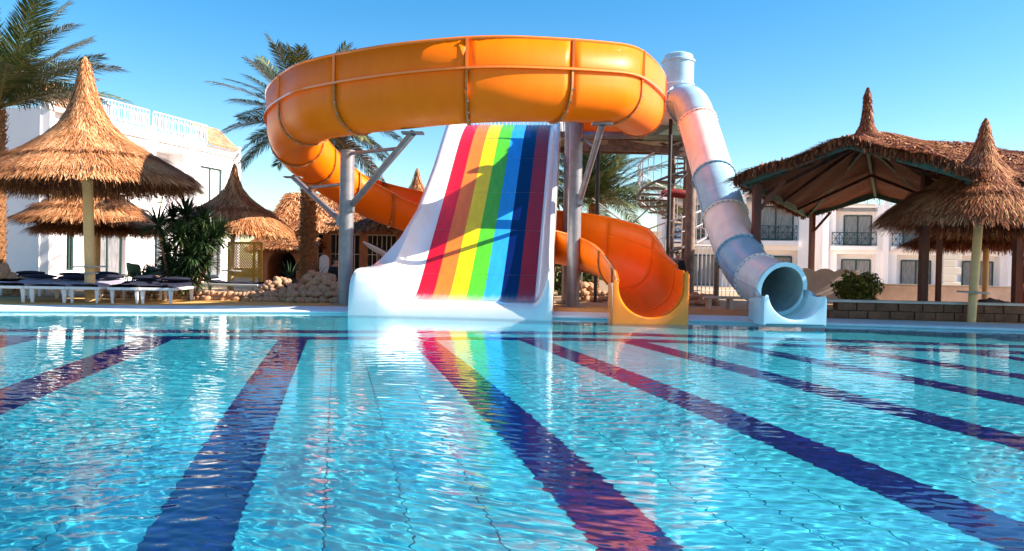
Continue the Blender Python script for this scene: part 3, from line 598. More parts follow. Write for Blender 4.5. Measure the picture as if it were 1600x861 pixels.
# spire
spm = thing  # (keeps the helper in reach)
def spire_mesh(parent, rel, r0, h, n, seed):
    rng = np.random.default_rng(seed); pr = np.array([.03, .05, .09, .18, .4, 1.])*r0; zf = np.array([1, .85, .6, .35, .14, 0])*h
    th = rng.random(n)*2*math.pi; q = rng.random(n)**.8; r = np.interp(q, np.linspace(0, 1, 6), pr); z = np.interp(q, np.linspace(0, 1, 6), zf)
    c, s = np.cos(th), np.sin(th); T = np.stack([c*.3, s*.3, -np.ones(n)], 1); T /= np.linalg.norm(T, axis=1)[:, None]; N = np.stack([c, s, 0*c+.3], 1)
    V, tn = blades(np.stack([r*c, r*s, z], 1)+np.array(rel), T, np.stack([-s, c, 0*s], 1), N, rng.uniform(.12, .3, n), rng.uniform(.015, .035, n), np.clip(rng.normal(.45, .2, n), 0, 1), (0, .03), .15, rng)
    npmesh('roof_spire', V, np.arange(len(V)).reshape(-1, 4), M['thatch_red'], parent, tone=tn)
    MB().lathe([(a, b) for a, b in zip(pr*.9, zf)], rel, 20).build('spire_core', M['underthatch'], parent, smooth=True)
spire_mesh(pv, (0, 0, 5.12), .85, 1.6, 4000, 12)
# wing to the right: ridge along +gx
def wing(u, v): # u 0..1 along gx, v 0..1 across
    uu = .1+u*9.5; vv = (v*2-1); rz = 5.5-.19*uu; vm = np.clip((uu-.1)/2.4, .03, 1); vv = vv*vm; z = 3.35+(rz-3.35)*(1-abs(vv))**.9; z = np.maximum(z, np.where(uu < 2.5, zroof(np.clip(uu/2.5, 0, 1), vv*4.9/HL)+.03, 0))
    return np.stack([PC.x+gx.x*uu+ax.x*vv*4.9, PC.y+gx.y*uu+ax.y*vv*4.9, z+.05*np.sin(uu*3+vv*9)], -1)
patch_thatch(pv, wing, 0, 1.3, VO, 13, [((lambda t_: wing(t_, np.zeros_like(t_))),)*2+(1500,)], n=26000, ws=1.3, name='wing_thatch')
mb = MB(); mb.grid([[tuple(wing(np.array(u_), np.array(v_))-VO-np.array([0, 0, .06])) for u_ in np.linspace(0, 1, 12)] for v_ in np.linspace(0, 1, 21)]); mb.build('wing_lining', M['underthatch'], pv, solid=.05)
def rp(u, v, dz=-.14): p_ = roofpt(np.array(float(u)), np.array(float(v)))-VO; return Vector(p_)+Vector((0, 0, dz))
for v_ in (-.97, .97):
    for s_ in (-1, 1): MB().beam(rp(s_*.97, v_), rp(0, v_), .1, .24).build('gable_beam', M['wood_green'], pv)
for s_ in (-1, 1): MB().beam(rp(s_*.96, -.97), rp(s_*.96, .97), .1, .2).build('eave_beam', M['wood_green'], pv)
for s_ in (-1, 1):
    for v_ in (-1, 1): MB().beam(rp(s_*.93, v_*.9, -.2), rp(0, v_*.05, -.25), .09, .16).build('hip_rafter', M['wood_green'], pv)
for v_ in (-.97, .97): MB().beam(rp(0, v_, -.16), rp(0, 0, -.3), .09, .16).build('ridge_beam', M['wood_green'], pv)
for v_ in (-.5, 0, .5):
    for s_ in (-1, 1): MB().beam(rp(s_*.96, v_, -.18), rp(0, v_, -.25), .06, .1).build('rafter', M['wood_dark'], pv)
pw = Vector((X(1443, 19.7)-PC.x, 19.7-PC.y, 0)); pu_, pv_ = pw.dot(gx)/HW, pw.dot(ax)/HL
for u_, v_ in ((-.86, -.86), (pu_, pv_), (-.86, .9)):
    t_ = rp(u_, v_, -.2); MB().box((t_.x, t_.y, t_.z/2), (.19, .19, t_.z)).build('post', M['wood_dark'], pv, bevel=.015)
    for s_ in (-1, 1):
        if abs(v_) > .5: MB().beam((t_.x, t_.y, t_.z-.75), t_+(Vector((gx.x*-u_, gx.y*-u_, 0)) if s_ < 0 else Vector((ax.x*-v_, ax.y*-v_, 0)))*.75+Vector((0, 0, .05)), .07, .09).build('knee_brace', M['wood_dark'], pv)
px_ = X(1467, 22.5)-PC.x; MB().box((px_, 22.5-PC.y, 1.7), (.12, .12, 3.4)).build('post', M['wood_dark'], pv)
px_ = X(1590, 21.)-PC.x; MB().box((px_, 21.-PC.y, 1.7), (.2, .2, 3.4)).build('post', M['wood_dark'], pv)
# low wall with blocks
lw = thing('low_wall', (10, 18.85, .1), 'low brown stone wall with a pale cap in front of the pavilion', 'wall')
x = X(1280, 19.4)-10
while x < 7:
    L0 = random.uniform(.42, .6)
    for r_ in range(2):
        o = r_*.2; MB().box((x+L0/2+random.uniform(-.01, .01)+(.2 if r_ else 0), -.14*(x+2.2)/3+random.uniform(-.008, .008), .1+r_*.2), (L0-.012, .3, .19)).build('stone_block', M['wallstone'], lw, bevel=.012)
    x += L0
mb = MB(); mb.beam((X(1280, 19.4)-10.05, .0, .43), (7.1, -.43, .43), .38, .06); mb.build('cap', M['cap'], lw, bevel=.01)
# ------------------------------------------------------------------ buildings
def facade(parent, o, d, Ln, Ht, ops, m, depth=.25, name='wall'):
    """wall along unit d from o (local), openings (x0,x1,z0,z1,kind); outward normal = d rotated -90"""
    d = Vector(d).normalized(); nrm = Vector((d.y, -d.x, 0)); o = Vector(o)
    xs_ = sorted({0, Ln}|{q for a in ops for q in a[:2]}); zs_ = sorted({0, Ht}|{q for a in ops for q in a[2:4]}); mb = MB()
    P = lambda x, z, dp=0: o+d*x+Vector((0, 0, z))-nrm*dp
    for i in range(len(xs_)-1):
        for j in range(len(zs_)-1):
            cx, cz = (xs_[i]+xs_[i+1])/2, (zs_[j]+zs_[j+1])/2
            if any(a[0] < cx < a[1] and a[2] < cz < a[3] for a in ops): continue
            mb.raw([P(xs_[i], zs_[j]), P(xs_[i+1], zs_[j]), P(xs_[i+1], zs_[j+1]), P(xs_[i], zs_[j+1])], [(0, 1, 2, 3)])
    for a in ops:
        dp = a[5] if len(a) > 5 else depth; c = [(a[0], a[2]), (a[1], a[2]), (a[1], a[3]), (a[0], a[3])]
        for k in range(4):
            (x0, z0), (x1, z1) = c[k], c[(k+1) % 4]; mb.raw([P(x0, z0), P(x0, z0, dp), P(x1, z1, dp), P(x1, z1)], [(0, 1, 2, 3)])
        if a[4] == 'recess': mb.raw([P(*c[k], dp) for k in range(4)], [(0, 1, 2, 3)])
    mb.build(name, m, parent)
    for a in ops:
        if a[4] in ('window', 'door', 'light', 'dark'):
            dp = (a[5] if len(a) > 5 else depth)-.03; w_, h_ = a[1]-a[0], a[3]-a[2]; fb = MB(); fw = .07
            for (x0, x1, z0, z1) in ((a[0], a[1], a[2], a[2]+fw), (a[0], a[1], a[3]-fw, a[3]), (a[0], a[0]+fw, a[2]+fw, a[3]-fw), (a[1]-fw, a[1], a[2]+fw, a[3]-fw), ((a[0]+a[1])/2-fw/2, (a[0]+a[1])/2+fw/2, a[2]+fw, a[3]-fw)):
                c = P((x0+x1)/2, (z0+z1)/2, dp); fb.beam(c-d*(x1-x0)/2, c+d*(x1-x0)/2, .06, z1-z0)
            f = fb.build('window' if a[4] != 'door' else 'glass_door', M['greenframe'], parent)
            MB().raw([P(a[0], a[2], dp+.02), P(a[1], a[2], dp+.02), P(a[1], a[3], dp+.02), P(a[0], a[3], dp+.02)], [(0, 1, 2, 3)]).build('pane', M[{'light': 'panelight', 'dark': 'darkroom'}.get(a[4], 'pane')], f)
def recess_window(parent, o, d, x0, x1, z0, z1, back, kind='window'):
    pass
# left white building: end wall to the camera, long facade receding to the right
lb = thing('hotel_building', (-18.5, 30, .05), 'white two storey hotel wing with tiled parapets behind the left umbrellas', 'building', 'white hotel buildings'); 
A0 = Vector((0, 0, 0)); dF = Vector((3.5, 11.6, 0)); LF = dF.length; dn = dF.normalized(); nn = Vector((dn.y, -dn.x, 0))
HT = 7.0
facade(lb, A0, dn, LF, HT, [(.35*LF/1, .47*LF, 3.9, 6.3, 'recess', .9), (.49*LF, .66*LF, 3.6, 6.3, 'recess', .9), (.76*LF, .9*LF, 3.7, 5.9, 'light', .12), (.105*LF, .135*LF, .6, 2.6, 'dark', .1), (.235*LF, .365*LF, .35, 2.65, 'door', .3), (.5*LF, .58*LF, .3, 2.5, 'door', .3), (.8*LF, .9*LF, .3, 2.5, 'window', .2)], M['white'])
facade(lb, A0+dn*(.52*LF)-nn*.88, dn, .12*LF, 2.0, [(0.02, .11*LF, .15, 1.9, 'window', .06)], M['cream'], name='inner_wall'); lb_in = S.objects['inner_wall'] if 'inner_wall' in S.objects else None
for o_ in [q for q in S.objects if q.parent == lb and q.name.split('.')[0] in ('inner_wall', 'window')]:
    if o_.name.startswith('inner_wall'): o_.location.z = 3.7
w_in = [q for q in S.objects if q.parent == lb and q.name.startswith('window')][-1]; w_in.location.z = 3.7
ew = Vector((-9, 2.6, 0)); MB().raw([(0, 0, 0), ew, ew+Vector((0, 0, HT)), (0, 0, HT)], [(3, 2, 1, 0)]).build('end_wall', M['white'], lb)
MB().raw([dn*LF, dn*LF+Vector((-9, 2, 0)), dn*LF+Vector((-9, 2, HT)), dn*LF+Vector((0, 0, HT))], [(0, 1, 2, 3)]).build('back_wall', M['white'], lb)
mb = MB(); mb.raw([(0, 0, HT-.6), (-9, 2.6, HT-.6), Vector((-9, 2, HT-.6))+dn*LF, dn*LF+Vector((0, 0, HT-.6))], [(3, 2, 1, 0)]); mb.build('flat_roof', M['white'], lb)
for x0 in (0.02, .47, .7, .985): # pilasters
    MB().beam(dn*(x0*LF)+nn*.12, dn*(x0*LF)+nn*.12+Vector((0, 0, HT+.25)), .35, .3).build('pilaster', M['white'], lb)
MB().beam(dn*.1+nn*.1+Vector((0, 0, 3.2)), dn*(LF)+nn*.1+Vector((0, 0, 3.2)), .2, .25).build('ledge', M['white'], lb)
MB().beam(dn*(.12*LF)+nn*.06+Vector((0, 0, HT-.3)), dn*(LF-.2)+nn*.06+Vector((0, 0, HT-.3)), .12, .12).build('ledge', M['white'], lb)
def tile_slope(par, a, b, depth, z0, z1, nrm, n):
    rows_ = 6; mb = MB(); a, b = Vector(a), Vector(b)
    for r_ in range(rows_):
        for k in range(n):
            t_ = (k+.5)/n; f0 = r_/rows_; p_ = a.lerp(b, t_)-nrm*(depth*(f0))+Vector((0, 0, z0+(z1-z0)*f0)); q_ = a.lerp(b, t_)-nrm*(depth*(f0+1.15/rows_))+Vector((0, 0, z0+(z1-z0)*(f0+1.15/rows_)))
            wd = (b-a).length/n; mb.tube([p_+Vector((0, 0, .04)), q_], [wd*.5, wd*.42], 6)
    return tag(mb.build('roof_tiles', M['tile'], par), kind='stuff')
tile_slope(lb, dn*.1+nn*.25, dn*(.17*LF)+nn*.25, 1.1, HT+.05, HT+1.15, nn, 12)
tile_slope(lb, dn*(.8*LF)+nn*.25, dn*(.985*LF)+nn*.25, 1.3, HT-.0, HT+1.15, nn, 14)
MB().beam(dn*.05+nn*.2+Vector((0, 0, HT-.02)), dn*(.18*LF)+nn*.2+Vector((0, 0, HT-.02)), .4, .14).build('parapet_base', M['white'], lb)
def deco_railing(par, a, b, h, n, m, name='roof_railing'):
    a, b = Vector(a), Vector(b); mb = MB(); up = Vector((0, 0, h)); mb.tube([a+up, b+up], .03, 5); mb.tube([a+up*.06, b+up*.06], .03, 5)
    for k in range(n):
        p_, q_ = a.lerp(b, k/n), a.lerp(b, (k+1)/n); mb.tube([p_, p_+up], .03, 5); m_ = (p_+q_)/2
        pts = [m_+(q_-p_)*.38*math.cos(t_)+Vector((0, 0, h*.5+h*.36*math.sin(t_))) for t_ in np.linspace(0, 2*math.pi, 13)]; mb.tube(pts, .018, 4, caps=False)
        mb.tube([m_+Vector((0, 0, h*.08)), m_+Vector((0, 0, h*.95))], .015, 4)
    mb.tube([b, b+up], .03, 5); return mb.build(name, m, par)
deco_railing(lb, dn*(.2*LF)+Vector((0, 0, HT+.02)), dn*(.47*LF)+Vector((0, 0, HT+.02)), .95, 9, M['iron'])
deco_railing(lb, dn*(.49*LF)+Vector((0, 0, HT+.02)), dn*(.8*LF)+Vector((0, 0, HT+.02)), .95, 9, M['iron'])
# patio furniture by the building
def plastic_chair(loc, rz, label, m):
    t_ = thing('garden_chair', loc, label, 'chair', 'plastic garden chairs on the patio', rz)
    MB().box((0, 0, .43), (.5, .46, .035)).build('seat', m, t_, bevel=.012)
    rows_ = [[(.27*math.sin(a), .22*math.cos(a)+.02*k-.02, .45+.1*k) for a in np.linspace(-1.5, 1.5, 9)] for k in range(5)]; rows_[-1] = [(x*.8, y, z-.06*abs(x)/.27) for x, y, z in rows_[-1]]
    MB().grid(rows_).build('backrest', m, t_, smooth=True, solid=.02)
    for sx in (-1, 1):
        for sy in (-1, 1): MB().tube([(sx*.21, sy*.19, .42), (sx*.25, sy*.23, 0)], [.025, .018], 6).build('leg', m, t_)
        MB().tube([(sx*.26, -.2, .42), (sx*.29, -.18, .64), (sx*.29, .1, .66)], .022, 6).build('armrest', m, t_)
    return t_
c = at(213, 425, 26.5); plastic_chair((c.x, 26.5, .1), 2.6, 'green plastic garden chair on the patio behind the sunbeds', M['green_plastic']).scale = (1.15,)*3
c = at(240, 425, 29); plastic_chair((c.x, 29, .1), 2.9, 'white plastic garden chair left of the yucca plant', M['bedwhite'])
c = at(196, 430, 26.); ta = thing('side_table', (c.x, 26, .1), 'small cream side table beside the green garden chair', 'table')
MB().box((0, 0, .55), (.36, .36, .03)).build('table_top', M['pole'], ta); MB().box((0, 0, .2), (.3, .3, .02)).build('shelf', M['pole'], ta)
for sx in (-1, 1):
    for sy in (-1, 1): MB().box((sx*.16, sy*.16, .27), (.03, .03, .54)).build('leg', M['pole'], ta)
# yellow lattice screen
a = at(357, 436, 29); b = at(408, 436, 28.5); ls = thing('lattice_screen', (a.x, 29, .1), 'yellow wooden lattice screen behind the pointed umbrella', 'screen'); W_ = b.x-a.x
hz = at(380, 378, 28.7).z-.1
mb = MB(); [mb.box((W_*k, -.5*k, hz/2), (.08, .08, hz)) for k in (0, 1, .78)]; mb.beam((0, 0, hz-.04), (W_, -.5, hz-.04), .06, .1); mb.beam((0, 0, hz*.3), (W_, -.5, hz*.3), .06, .1); mb.build('frame', M['lattice'], ls)
mb = MB(); h0, h1 = hz*.3, hz
for k in range(-9, 18):
    for sg in (-1, 1):
        x0 = k/14*W_
        pts = []
        for t_ in np.linspace(0, 1, 15):
            x_ = x0+sg*t_*(h1-h0)*.95
            if 0 <= x_ <= W_: pts.append((x_, -.5*x_/W_+(.012*sg), h0+t_*(h1-h0)))
        if len(pts) > 1: mb.beam(pts[0], pts[-1], .012, .035)
tag(mb.build('slats', M['lattice'], ls), kind='stuff')
mb = MB(); mb.raw([(0, .3, 0), (W_*.78, 0.1, 0), (W_*.78, .1, hz*.45), (0, .3, hz*.45)], [(0, 1, 2, 3)]); mb.build('back_panel', M['white'], ls)

# hut, kiosk, thatched bar in the middle distance
def small_hut(loc, wd, dp, ht, rh, label, wallm, over=.4, n=7000, seed=20, arch=False):
    t_ = thing('thatched_hut', loc, label, 'hut', 'thatched huts behind the pool'); mb = MB()
    if not arch: mb.box((0, 0, ht/2), (wd, dp, ht)); mb.build('wall', wallm, t_)
    else:
        fr = []; n_ = 14; r = wd*.3
        for sx in (-1, 1): mb.box((sx*(wd/2-(wd/2-r)/2), 0, ht/2), (wd/2-r, dp, ht))
        top = [(r*math.cos(a_), r*math.sin(a_)+ht-r-.15) for a_ in np.linspace(0, math.pi, n_)]
        for (x0, z0), (x1, z1) in zip(top[:-1], top[1:]): mb.raw([(x0, -dp/2, z0), (x1, -dp/2, z1), (x1, -dp/2, ht), (x0, -dp/2, ht)], [(0, 1, 2, 3)]); mb.raw([(x0, -dp/2, z0), (x1, -dp/2, z1), (x1, dp/2, z1), (x0, dp/2, z0)], [(0, 1, 2, 3)])
        mb.build('wall', wallm, t_); MB().box((0, dp/2-.05, ht/2), (wd*.9, .06, ht-.05)).build('back_wall', M['darkroom'], t_)
        MB().box((.35*wd, -dp/2-.02, ht*.55), (.12*wd, .05, .35)).build('niche', M['wood_dark'], t_)
    def f(u, v):
        vv = v*2-1; x_ = (u*2-1)*(wd/2+over); y_ = vv*(dp/2+over); return np.stack([x_, y_, ht+rh*(1-abs(vv))-.1*abs(u*2-1)], -1)
    patch_thatch(t_, f, 0, .9, np.zeros(3), seed, [((lambda q: f(q, np.zeros_like(q))),)*2+(900,)], n=n, ws=1.5)
    MB().grid([[tuple(f(np.array(u_), np.array(v_))-np.array([0, 0, .05])) for u_ in (0, .5, 1)] for v_ in (0, .25, .5, .75, 1)]).build('roof_lining', M['underthatch'], t_)
    return t_
c = at(445, 440, 45); small_hut((c.x, 45, .05), 2.3, 3, 2.9, .6, 'far white hut with a flat thatched cap left of the palm trunk', M['white'], seed=21)
c = at(447, 440, 33); small_hut((c.x+.1, 33, .05), 2.0, 2, 1.75, .55, 'terracotta kiosk with an arched opening and thatched roof', M['terracotta'], seed=22, arch=True, over=.35)
# thatched bar building with mullioned windows
c = at(590, 440, 34); bar = thing('thatched_bar', (c.x, 34, .05), 'long thatched bar with tall mullioned windows behind the orange flume', 'building')
bw = 8.4; bh = at(600, 356, 34).z
ops = []
facade(bar, (-bw/2, 0, 0), (1, 0, 0), bw, bh, [(.5+k*1.62, 1.75+k*1.62, .25, bh-.35, 'dark', .2) for k in range(5)], M['terracotta'])
for k in range(5):
    for j in range(1, 6):
        x_ = -bw/2+.5+k*1.62+1.25*j/6; MB().box((x_, -.02, (bh-.1)/2), (.035, .04, bh-.6)).build('mullion', M['cap'], bar)
    MB().box((-bw/2+1.12+k*1.62, -.03, bh*.55), (1.25, .04, .035)).build('transom', M['cap'], bar); MB().box((-bw/2+1.12+k*1.62, -.03, bh-.38), (1.3, .06, .05)).build('lintel', M['cap'], bar)
def f(u, v): vv = v*2-1; return np.stack([(u*2-1)*(bw/2+.5), 2+vv*3.0, bh-.15+(1-abs(vv))*1.75+.05*np.sin(u*40)], -1)
patch_thatch(bar, f, 0, 1.2, np.zeros(3), 24, [((lambda q: f(q, np.zeros_like(q))),)*2+(1500,)], n=14000, ws=1.7)
MB().grid([[tuple(f(np.array(u_), np.array(v_))-np.array([0, 0, .06])) for u_ in (0, .5, 1)] for v_ in (0, .25, .5, .75, 1)]).build('roof_lining', M['underthatch'], bar)
MB().box((0, 3.9, bh/2), (bw, .1, bh)).build('back_wall', M['darkroom'], bar)
# brown stone building behind the slides (seen between the columns)
c = at(935, 440, 36); bb = thing('stone_kiosk', (c.x, 36, .05), 'pale stone kiosk seen between the rainbow slide and the tower', 'building')
facade(bb, (-2.6, 0, 0), (1, 0, 0), 5.2, 2.6, [(.8, 1.6, 0, 2.1, 'dark', .3), (2.4, 3.4, .6, 2.0, 'dark', .3)], M['cream'])
MB().box((0, 1, 2.75), (5.6, 3, .25)).build('roof', M['cream'], bb)
# sign on a post
c = at(506, 440, 27); sg = thing('notice_sign', (c.x, 27, .1), 'small white arched notice board on a post among the rocks', 'sign')
MB().tube([(0, 0, 0), (0, 0, .75)], .02, 6).build('post', M['iron'], sg); hgt = at(506, 398, 27).z-.1
mb = MB(); ol = [(-.17, .68), (.17, .68)]+[(.17*math.cos(a_), hgt-.17+.17*math.sin(a_)) for a_ in np.linspace(0, math.pi, 12)]
mb.raw([(x_, -.015, z_) for x_, z_ in ol]+[(x_, .015, z_) for x_, z_ in ol], [tuple(range(len(ol))), tuple(range(2*len(ol)-1, len(ol)-1, -1))]+[(k, (k+1) % len(ol), (k+1) % len(ol)+len(ol), k+len(ol)) for k in range(len(ol))]); mb.build('board', M['bedwhite'], sg)
# boat-shaped float
c = at(592, 391, 26); bo = thing('tilted_float', c, 'white and dark boat shaped float tilted on a stand left of the slide', 'float'); rows_ = []
for k in range(17):
    t_ = k/16; wd = .26*math.sin(math.pi*t_)**.7+.01; rows_.append([(-.62+1.24*t_, wd*math.cos(a_), .11*math.sin(a_)*math.sin(math.pi*t_)**.6) for a_ in np.linspace(math.pi, 2*math.pi, 9)]+[(-.62+1.24*t_, wd*math.cos(a_)*.95, .03*math.sin(a_)) for a_ in np.linspace(0, math.pi, 9)[1:-1]])
hl = MB().grid(rows_, close=True).build('hull', M['bedwhite'], bo, smooth=True); rows2 = [[(p_[0]*.8, p_[1]*.7, .05+.02) for p_ in r_[:9]] for r_ in rows_]
MB().grid(rows2).build('cockpit', M['navy'], bo); bo.rotation_euler = (R(-18), R(27), 0)
stt = thing('float_stand', (c.x, 26, .1), 'thin steel stand under the tilted float', 'stand'); MB().tube([(0, 0, 0), (0, 0, c.z-.2)], .03, 6).build('post', M['steel_dark'], stt)
c = at(909, 418, 24.5); fl2 = thing('floodlight', (c.x, 24.5, .1), 'small round floodlight on a short post between the columns', 'lamp')
zz_ = c.z-.1; MB().tube([(0, 0, 0), (0, 0, zz_)], .025, 6).build('post', M['steel'], fl2); MB().tube([(0, .12, zz_), (0, -.12, zz_+.08)], [.12, .17], 14).build('lamp_head', M['steel'], fl2, smooth=True)
c = at(484, 342, 30); lp_ = thing('wall_lantern', (c.x, 30, .1), 'small black lantern on a pole beside the palm trunk', 'lamp'); MB().tube([(0, 0, 0), (0, 0, c.z-.1)], .03, 6).build('post', M['black'], lp_); MB().lathe([(.07, 0), (.13, .28), (.15, .3), (.02, .42), (0, .42)], (0, 0, c.z-.15), 8).build('lantern', M['black'], lp_)

# right-hand hotel buildings
def hotel(name, loc, Ln, bays, Ht, label, rz=R(-11), roof_rail=True):
    t_ = thing(name, loc, label, 'building', 'white hotel buildings', rz); bwid = Ln/bays; ops = []
    for k in range(bays):
        x0 = k*bwid; ops += [(x0+bwid*.17, x0+bwid*.87, 3.15, 6.0, 'recess', 1.0), (x0+bwid*.2, x0+bwid*.86, .05, 2.5, 'recess', .7)]
    facade(t_, (0, 0, 0), (1, 0, 0), Ln, Ht, ops, M['white'])
    for k in range(bays):
        x0 = k*bwid
        for (a0, a1, z0, z1, dp) in ((.36, .82, 3.2, 5.45, .97), (.32, .8, .1, 2.1, .67)):
            f = MB(); xa, xb = x0+a0*bwid, x0+a1*bwid
            for q in (xa, (xa+xb)/2, xb): f.box((q, dp-.03, (z0+z1)/2), (.09, .06, z1-z0))
            f.box(((xa+xb)/2, dp-.03, z1), (xb-xa, .061, .1)); f.box(((xa+xb)/2, dp-.03, z0), (xb-xa, .061, .1)); fo = f.build('window', M['greenframe'], t_)
            MB().box(((xa+xb)/2, dp-.005, (z0+z1)/2), (xb-xa-.02, .01, z1-z0)).build('pane', M['pane'], fo)
        a_, b_ = (x0+bwid*.1, -.25, 3.15), (x0+bwid*.84, -.25, 3.15); mb = MB(); up = Vector((0, 0, .95)); a_, b_ = Vector(a_), Vector(b_); mb.tube([a_+up, b_+up], .035, 5); mb.tube([a_+up*.1, b_+up*.1], .03, 5)
        for j in range(6):
            p_, q_ = a_.lerp(b_, j/6), a_.lerp(b_, (j+1)/6); mb.tube([p_, p_+up], .03, 4); mb.tube([p_+up*.1, q_+up], .022, 4); mb.tube([q_+up*.1, p_+up], .022, 4); mb.tube([p_+up*.55, q_+up*.55], .018, 4)
        mb.tube([b_, b_+up], .03, 4); mb.build('balcony_railing', M['greenframe'], t_)
        MB().box((x0+bwid*.47, -.13, 2.95), (bwid*.78, .4, .3)).build('balcony_slab', M['white'], t_)
        MB().box((x0+bwid*.47, -.06, 6.2), (bwid*.7, .12, .12)).build('lintel', M['cream'], t_)
        MB().box((x0, -.1, Ht/2+.12), (.35, .4, Ht+.25)).build('pilaster', M['white'], t_)
    MB().raw([(0, 0, 0), (0, 8, 0), (0, 8, Ht), (0, 0, Ht)], [(0, 1, 2, 3)]).build('side_wall', M['white'], t_)
    MB().raw([(Ln, 0, 0), (Ln, 8, 0), (Ln, 8, Ht), (Ln, 0, Ht)], [(3, 2, 1, 0)]).build('side_wall', M['white'], t_)
    MB().raw([(0, 0, Ht-.5), (Ln, 0, Ht-.5), (Ln, 8, Ht-.5), (0, 8, Ht-.5)], [(0, 1, 2, 3)]).build('flat_roof', M['white'], t_)
    if roof_rail:
        mb = MB(); up = Vector((0, 0, .9)); a_, b_ = Vector((.5, .1, Ht)), Vector((Ln*.9, .1, Ht)); mb.tube([a_+up, b_+up], .03, 5)
        nn_ = int(Ln/.9)
        for j in range(nn_): p_, q_ = a_.lerp(b_, j/nn_), a_.lerp(b_, (j+1)/nn_); mb.tube([p_, p_+up], .03, 4); mb.tube([p_, q_+up], .02, 4); mb.tube([q_, p_+up], .02, 4)
        mb.build('roof_railing', mat('grey_iron', (.3, .36, .42), .5), t_)
    return t_
YB = 58.; c = at(1288, 440, YB); hB = hotel('hotel_building', (c.x, YB, .05), 16.8, 4, at(1350, 322, YB).z, 'white two storey hotel block with dark balcony railings behind the pavilion')
YA = 52.; c = at(1250, 440, YA); hA = hotel('hotel_building', (c.x-9.6, YA, .05), 9.6, 2, at(1200, 308, YA).z, 'white hotel block partly hidden behind the tube slide', roof_rail=True)
c = at(1258, 440, 56); cw = thing('link_building', (c.x, 56, .05), 'narrow sunlit wall with an air conditioner between the hotel blocks', 'building')
facade(cw, (0, 3.9, 0), (3.2, -.2, 0), 3.2, 5.6, [], M['white']); MB().box((.9, 3.5, 3.6), (.9, .35, .7)).build('air_conditioner', M['cap'], cw, bevel=.03)
# quoin column on the far right block
mb = None; qc = thing('stone_quoins', (at(1480, 440, 40).x, 40, .05), 'tan stone quoin pillar behind the dark pavilion posts', 'pillar')
for k in range(8): MB().box((.12*(k % 2), 0, .2+k*.38), (.7+.25*(k % 2), .4, .36)).build('quoin_block', M['cream'], qc, bevel=.02)
# ------------------------------------------------------------------ sunbeds
def sunbed(loc, rz, label, up=0., m='navy', pm='navy'):
    t_ = thing('sunbed', loc, label, 'sunbed', 'white sunbeds in a row along the pool edge', rz); W, L0 = .84, 1.95
    mb = MB(); mb.box((-W/2+.03, L0/2, .36), (.06, L0, .07)); mb.box((W/2-.03, L0/2, .36), (.06, L0, .07)); mb.box((0, .03, .36), (W-.13, .06, .07)); mb.box((0, L0-.03, .36), (W-.13, .06, .07)); mb.build('frame', M['bedwhite'], t_, bevel=.012)
    for k in range(9): MB().box((0, .16+k*.13, .385), (W-.13, .09, .02)).build('slat', M['bedwhite'], t_)
    for sx in (-1, 1):
        for sy in (.1, L0-.1): MB().raw([(sx*(W/2-.1)+a_, sy+b_, z_) for z_, q in ((.33, .05), (0, .025)) for a_, b_ in ((-q, -q), (q, -q), (q, q), (-q, q))], [(0, 1, 2, 3), (7, 6, 5, 4), (0, 4, 5, 1), (1, 5, 6, 2), (2, 6, 7, 3), (3, 7, 4, 0)]).build('leg', M['bedwhite'], t_, bevel=.008)
    rows_ = []; rg = np.random.default_rng(int(loc[0]*10) % 97+3)
    for k in range(15):
        y_ = .02+(L0-.06)*k/14; zb = .40+(max(0, y_-1.25)*up); wv = .02*math.sin(k*1.7+loc[0]*3)
        rows_.append([(-W/2+.05, y_, zb), (-W/2+.04, y_, zb+.04+wv*.6), (-.2, y_, zb+.06+wv), (0, y_, zb+.05+wv*.5), (.2, y_, zb+.06+wv), (W/2-.04, y_, zb+.04+wv*.6), (W/2-.05, y_, zb)])
    MB().grid(rows_, close=True).build('mattress', M[m], t_, smooth=True)
    zc = .5+max(0, L0-.25-1.25)*up; rows_ = []
    for k in range(9):
        t2 = k/8; s_ = math.sin(math.pi*(.06+.88*t2))**.5; rows_.append([((t2-.5)*.74, L0-.3+.2*s_*math.cos(a_), zc+.03+.06*s_*math.sin(a_)) for a_ in np.linspace(0, 2*math.pi, 12, endpoint=False)])
    MB().grid(rows_, close=True).build('pillow', M[pm], t_, smooth=True)
    return t_
names = ['leftmost white sunbed at the frame edge with a lavender pad', 'second sunbed from the left with lavender pad and dark pillow', 'third sunbed from the left just in front of the umbrella pole', 'fourth sunbed from the left standing in umbrella shade', 'last sunbed of the front row beside the yucca plant']
for (pa, pb), nm, up in zip(((-20, 39), (42, 104), (106, 154), (172, 214), (216, 271)), names, (.25, .2, .35, .3, .2)):
    Yb = 18.5+max(0, (pb-60)/250*.6); xa, xb = X(pa, Yb), X(pb, Yb); sb = sunbed(((xa+xb)/2, Yb, .1), .12, nm, up*.5, 'lavender' if pa < 150 else 'navy'); s_ = (xb-xa)/.84; sb.scale = (min(1.15, max(.9, s_)), 1, 1.02)
for k, (pxc, nm) in enumerate(((20, 'rear row sunbed behind the leftmost one with raised back'), (80, 'rear row sunbed with a tall raised navy backrest near the umbrella pole'), (125, 'rear row sunbed directly behind the umbrella pole'), (200, 'rear row sunbed nearest the green chair'))):
    Yb = 21.6; sunbed((X(pxc, Yb), Yb, .1), .3-.1*k, nm, (.2, .15, .25, .1)[k])
# more lounger by rocks near pointed umbrella
c = at(360, 445, 23.5); sunbed((c.x+.9, 23.8, .1), 1.5, 'lone sunbed lying sideways beneath the pointed umbrella', .1)
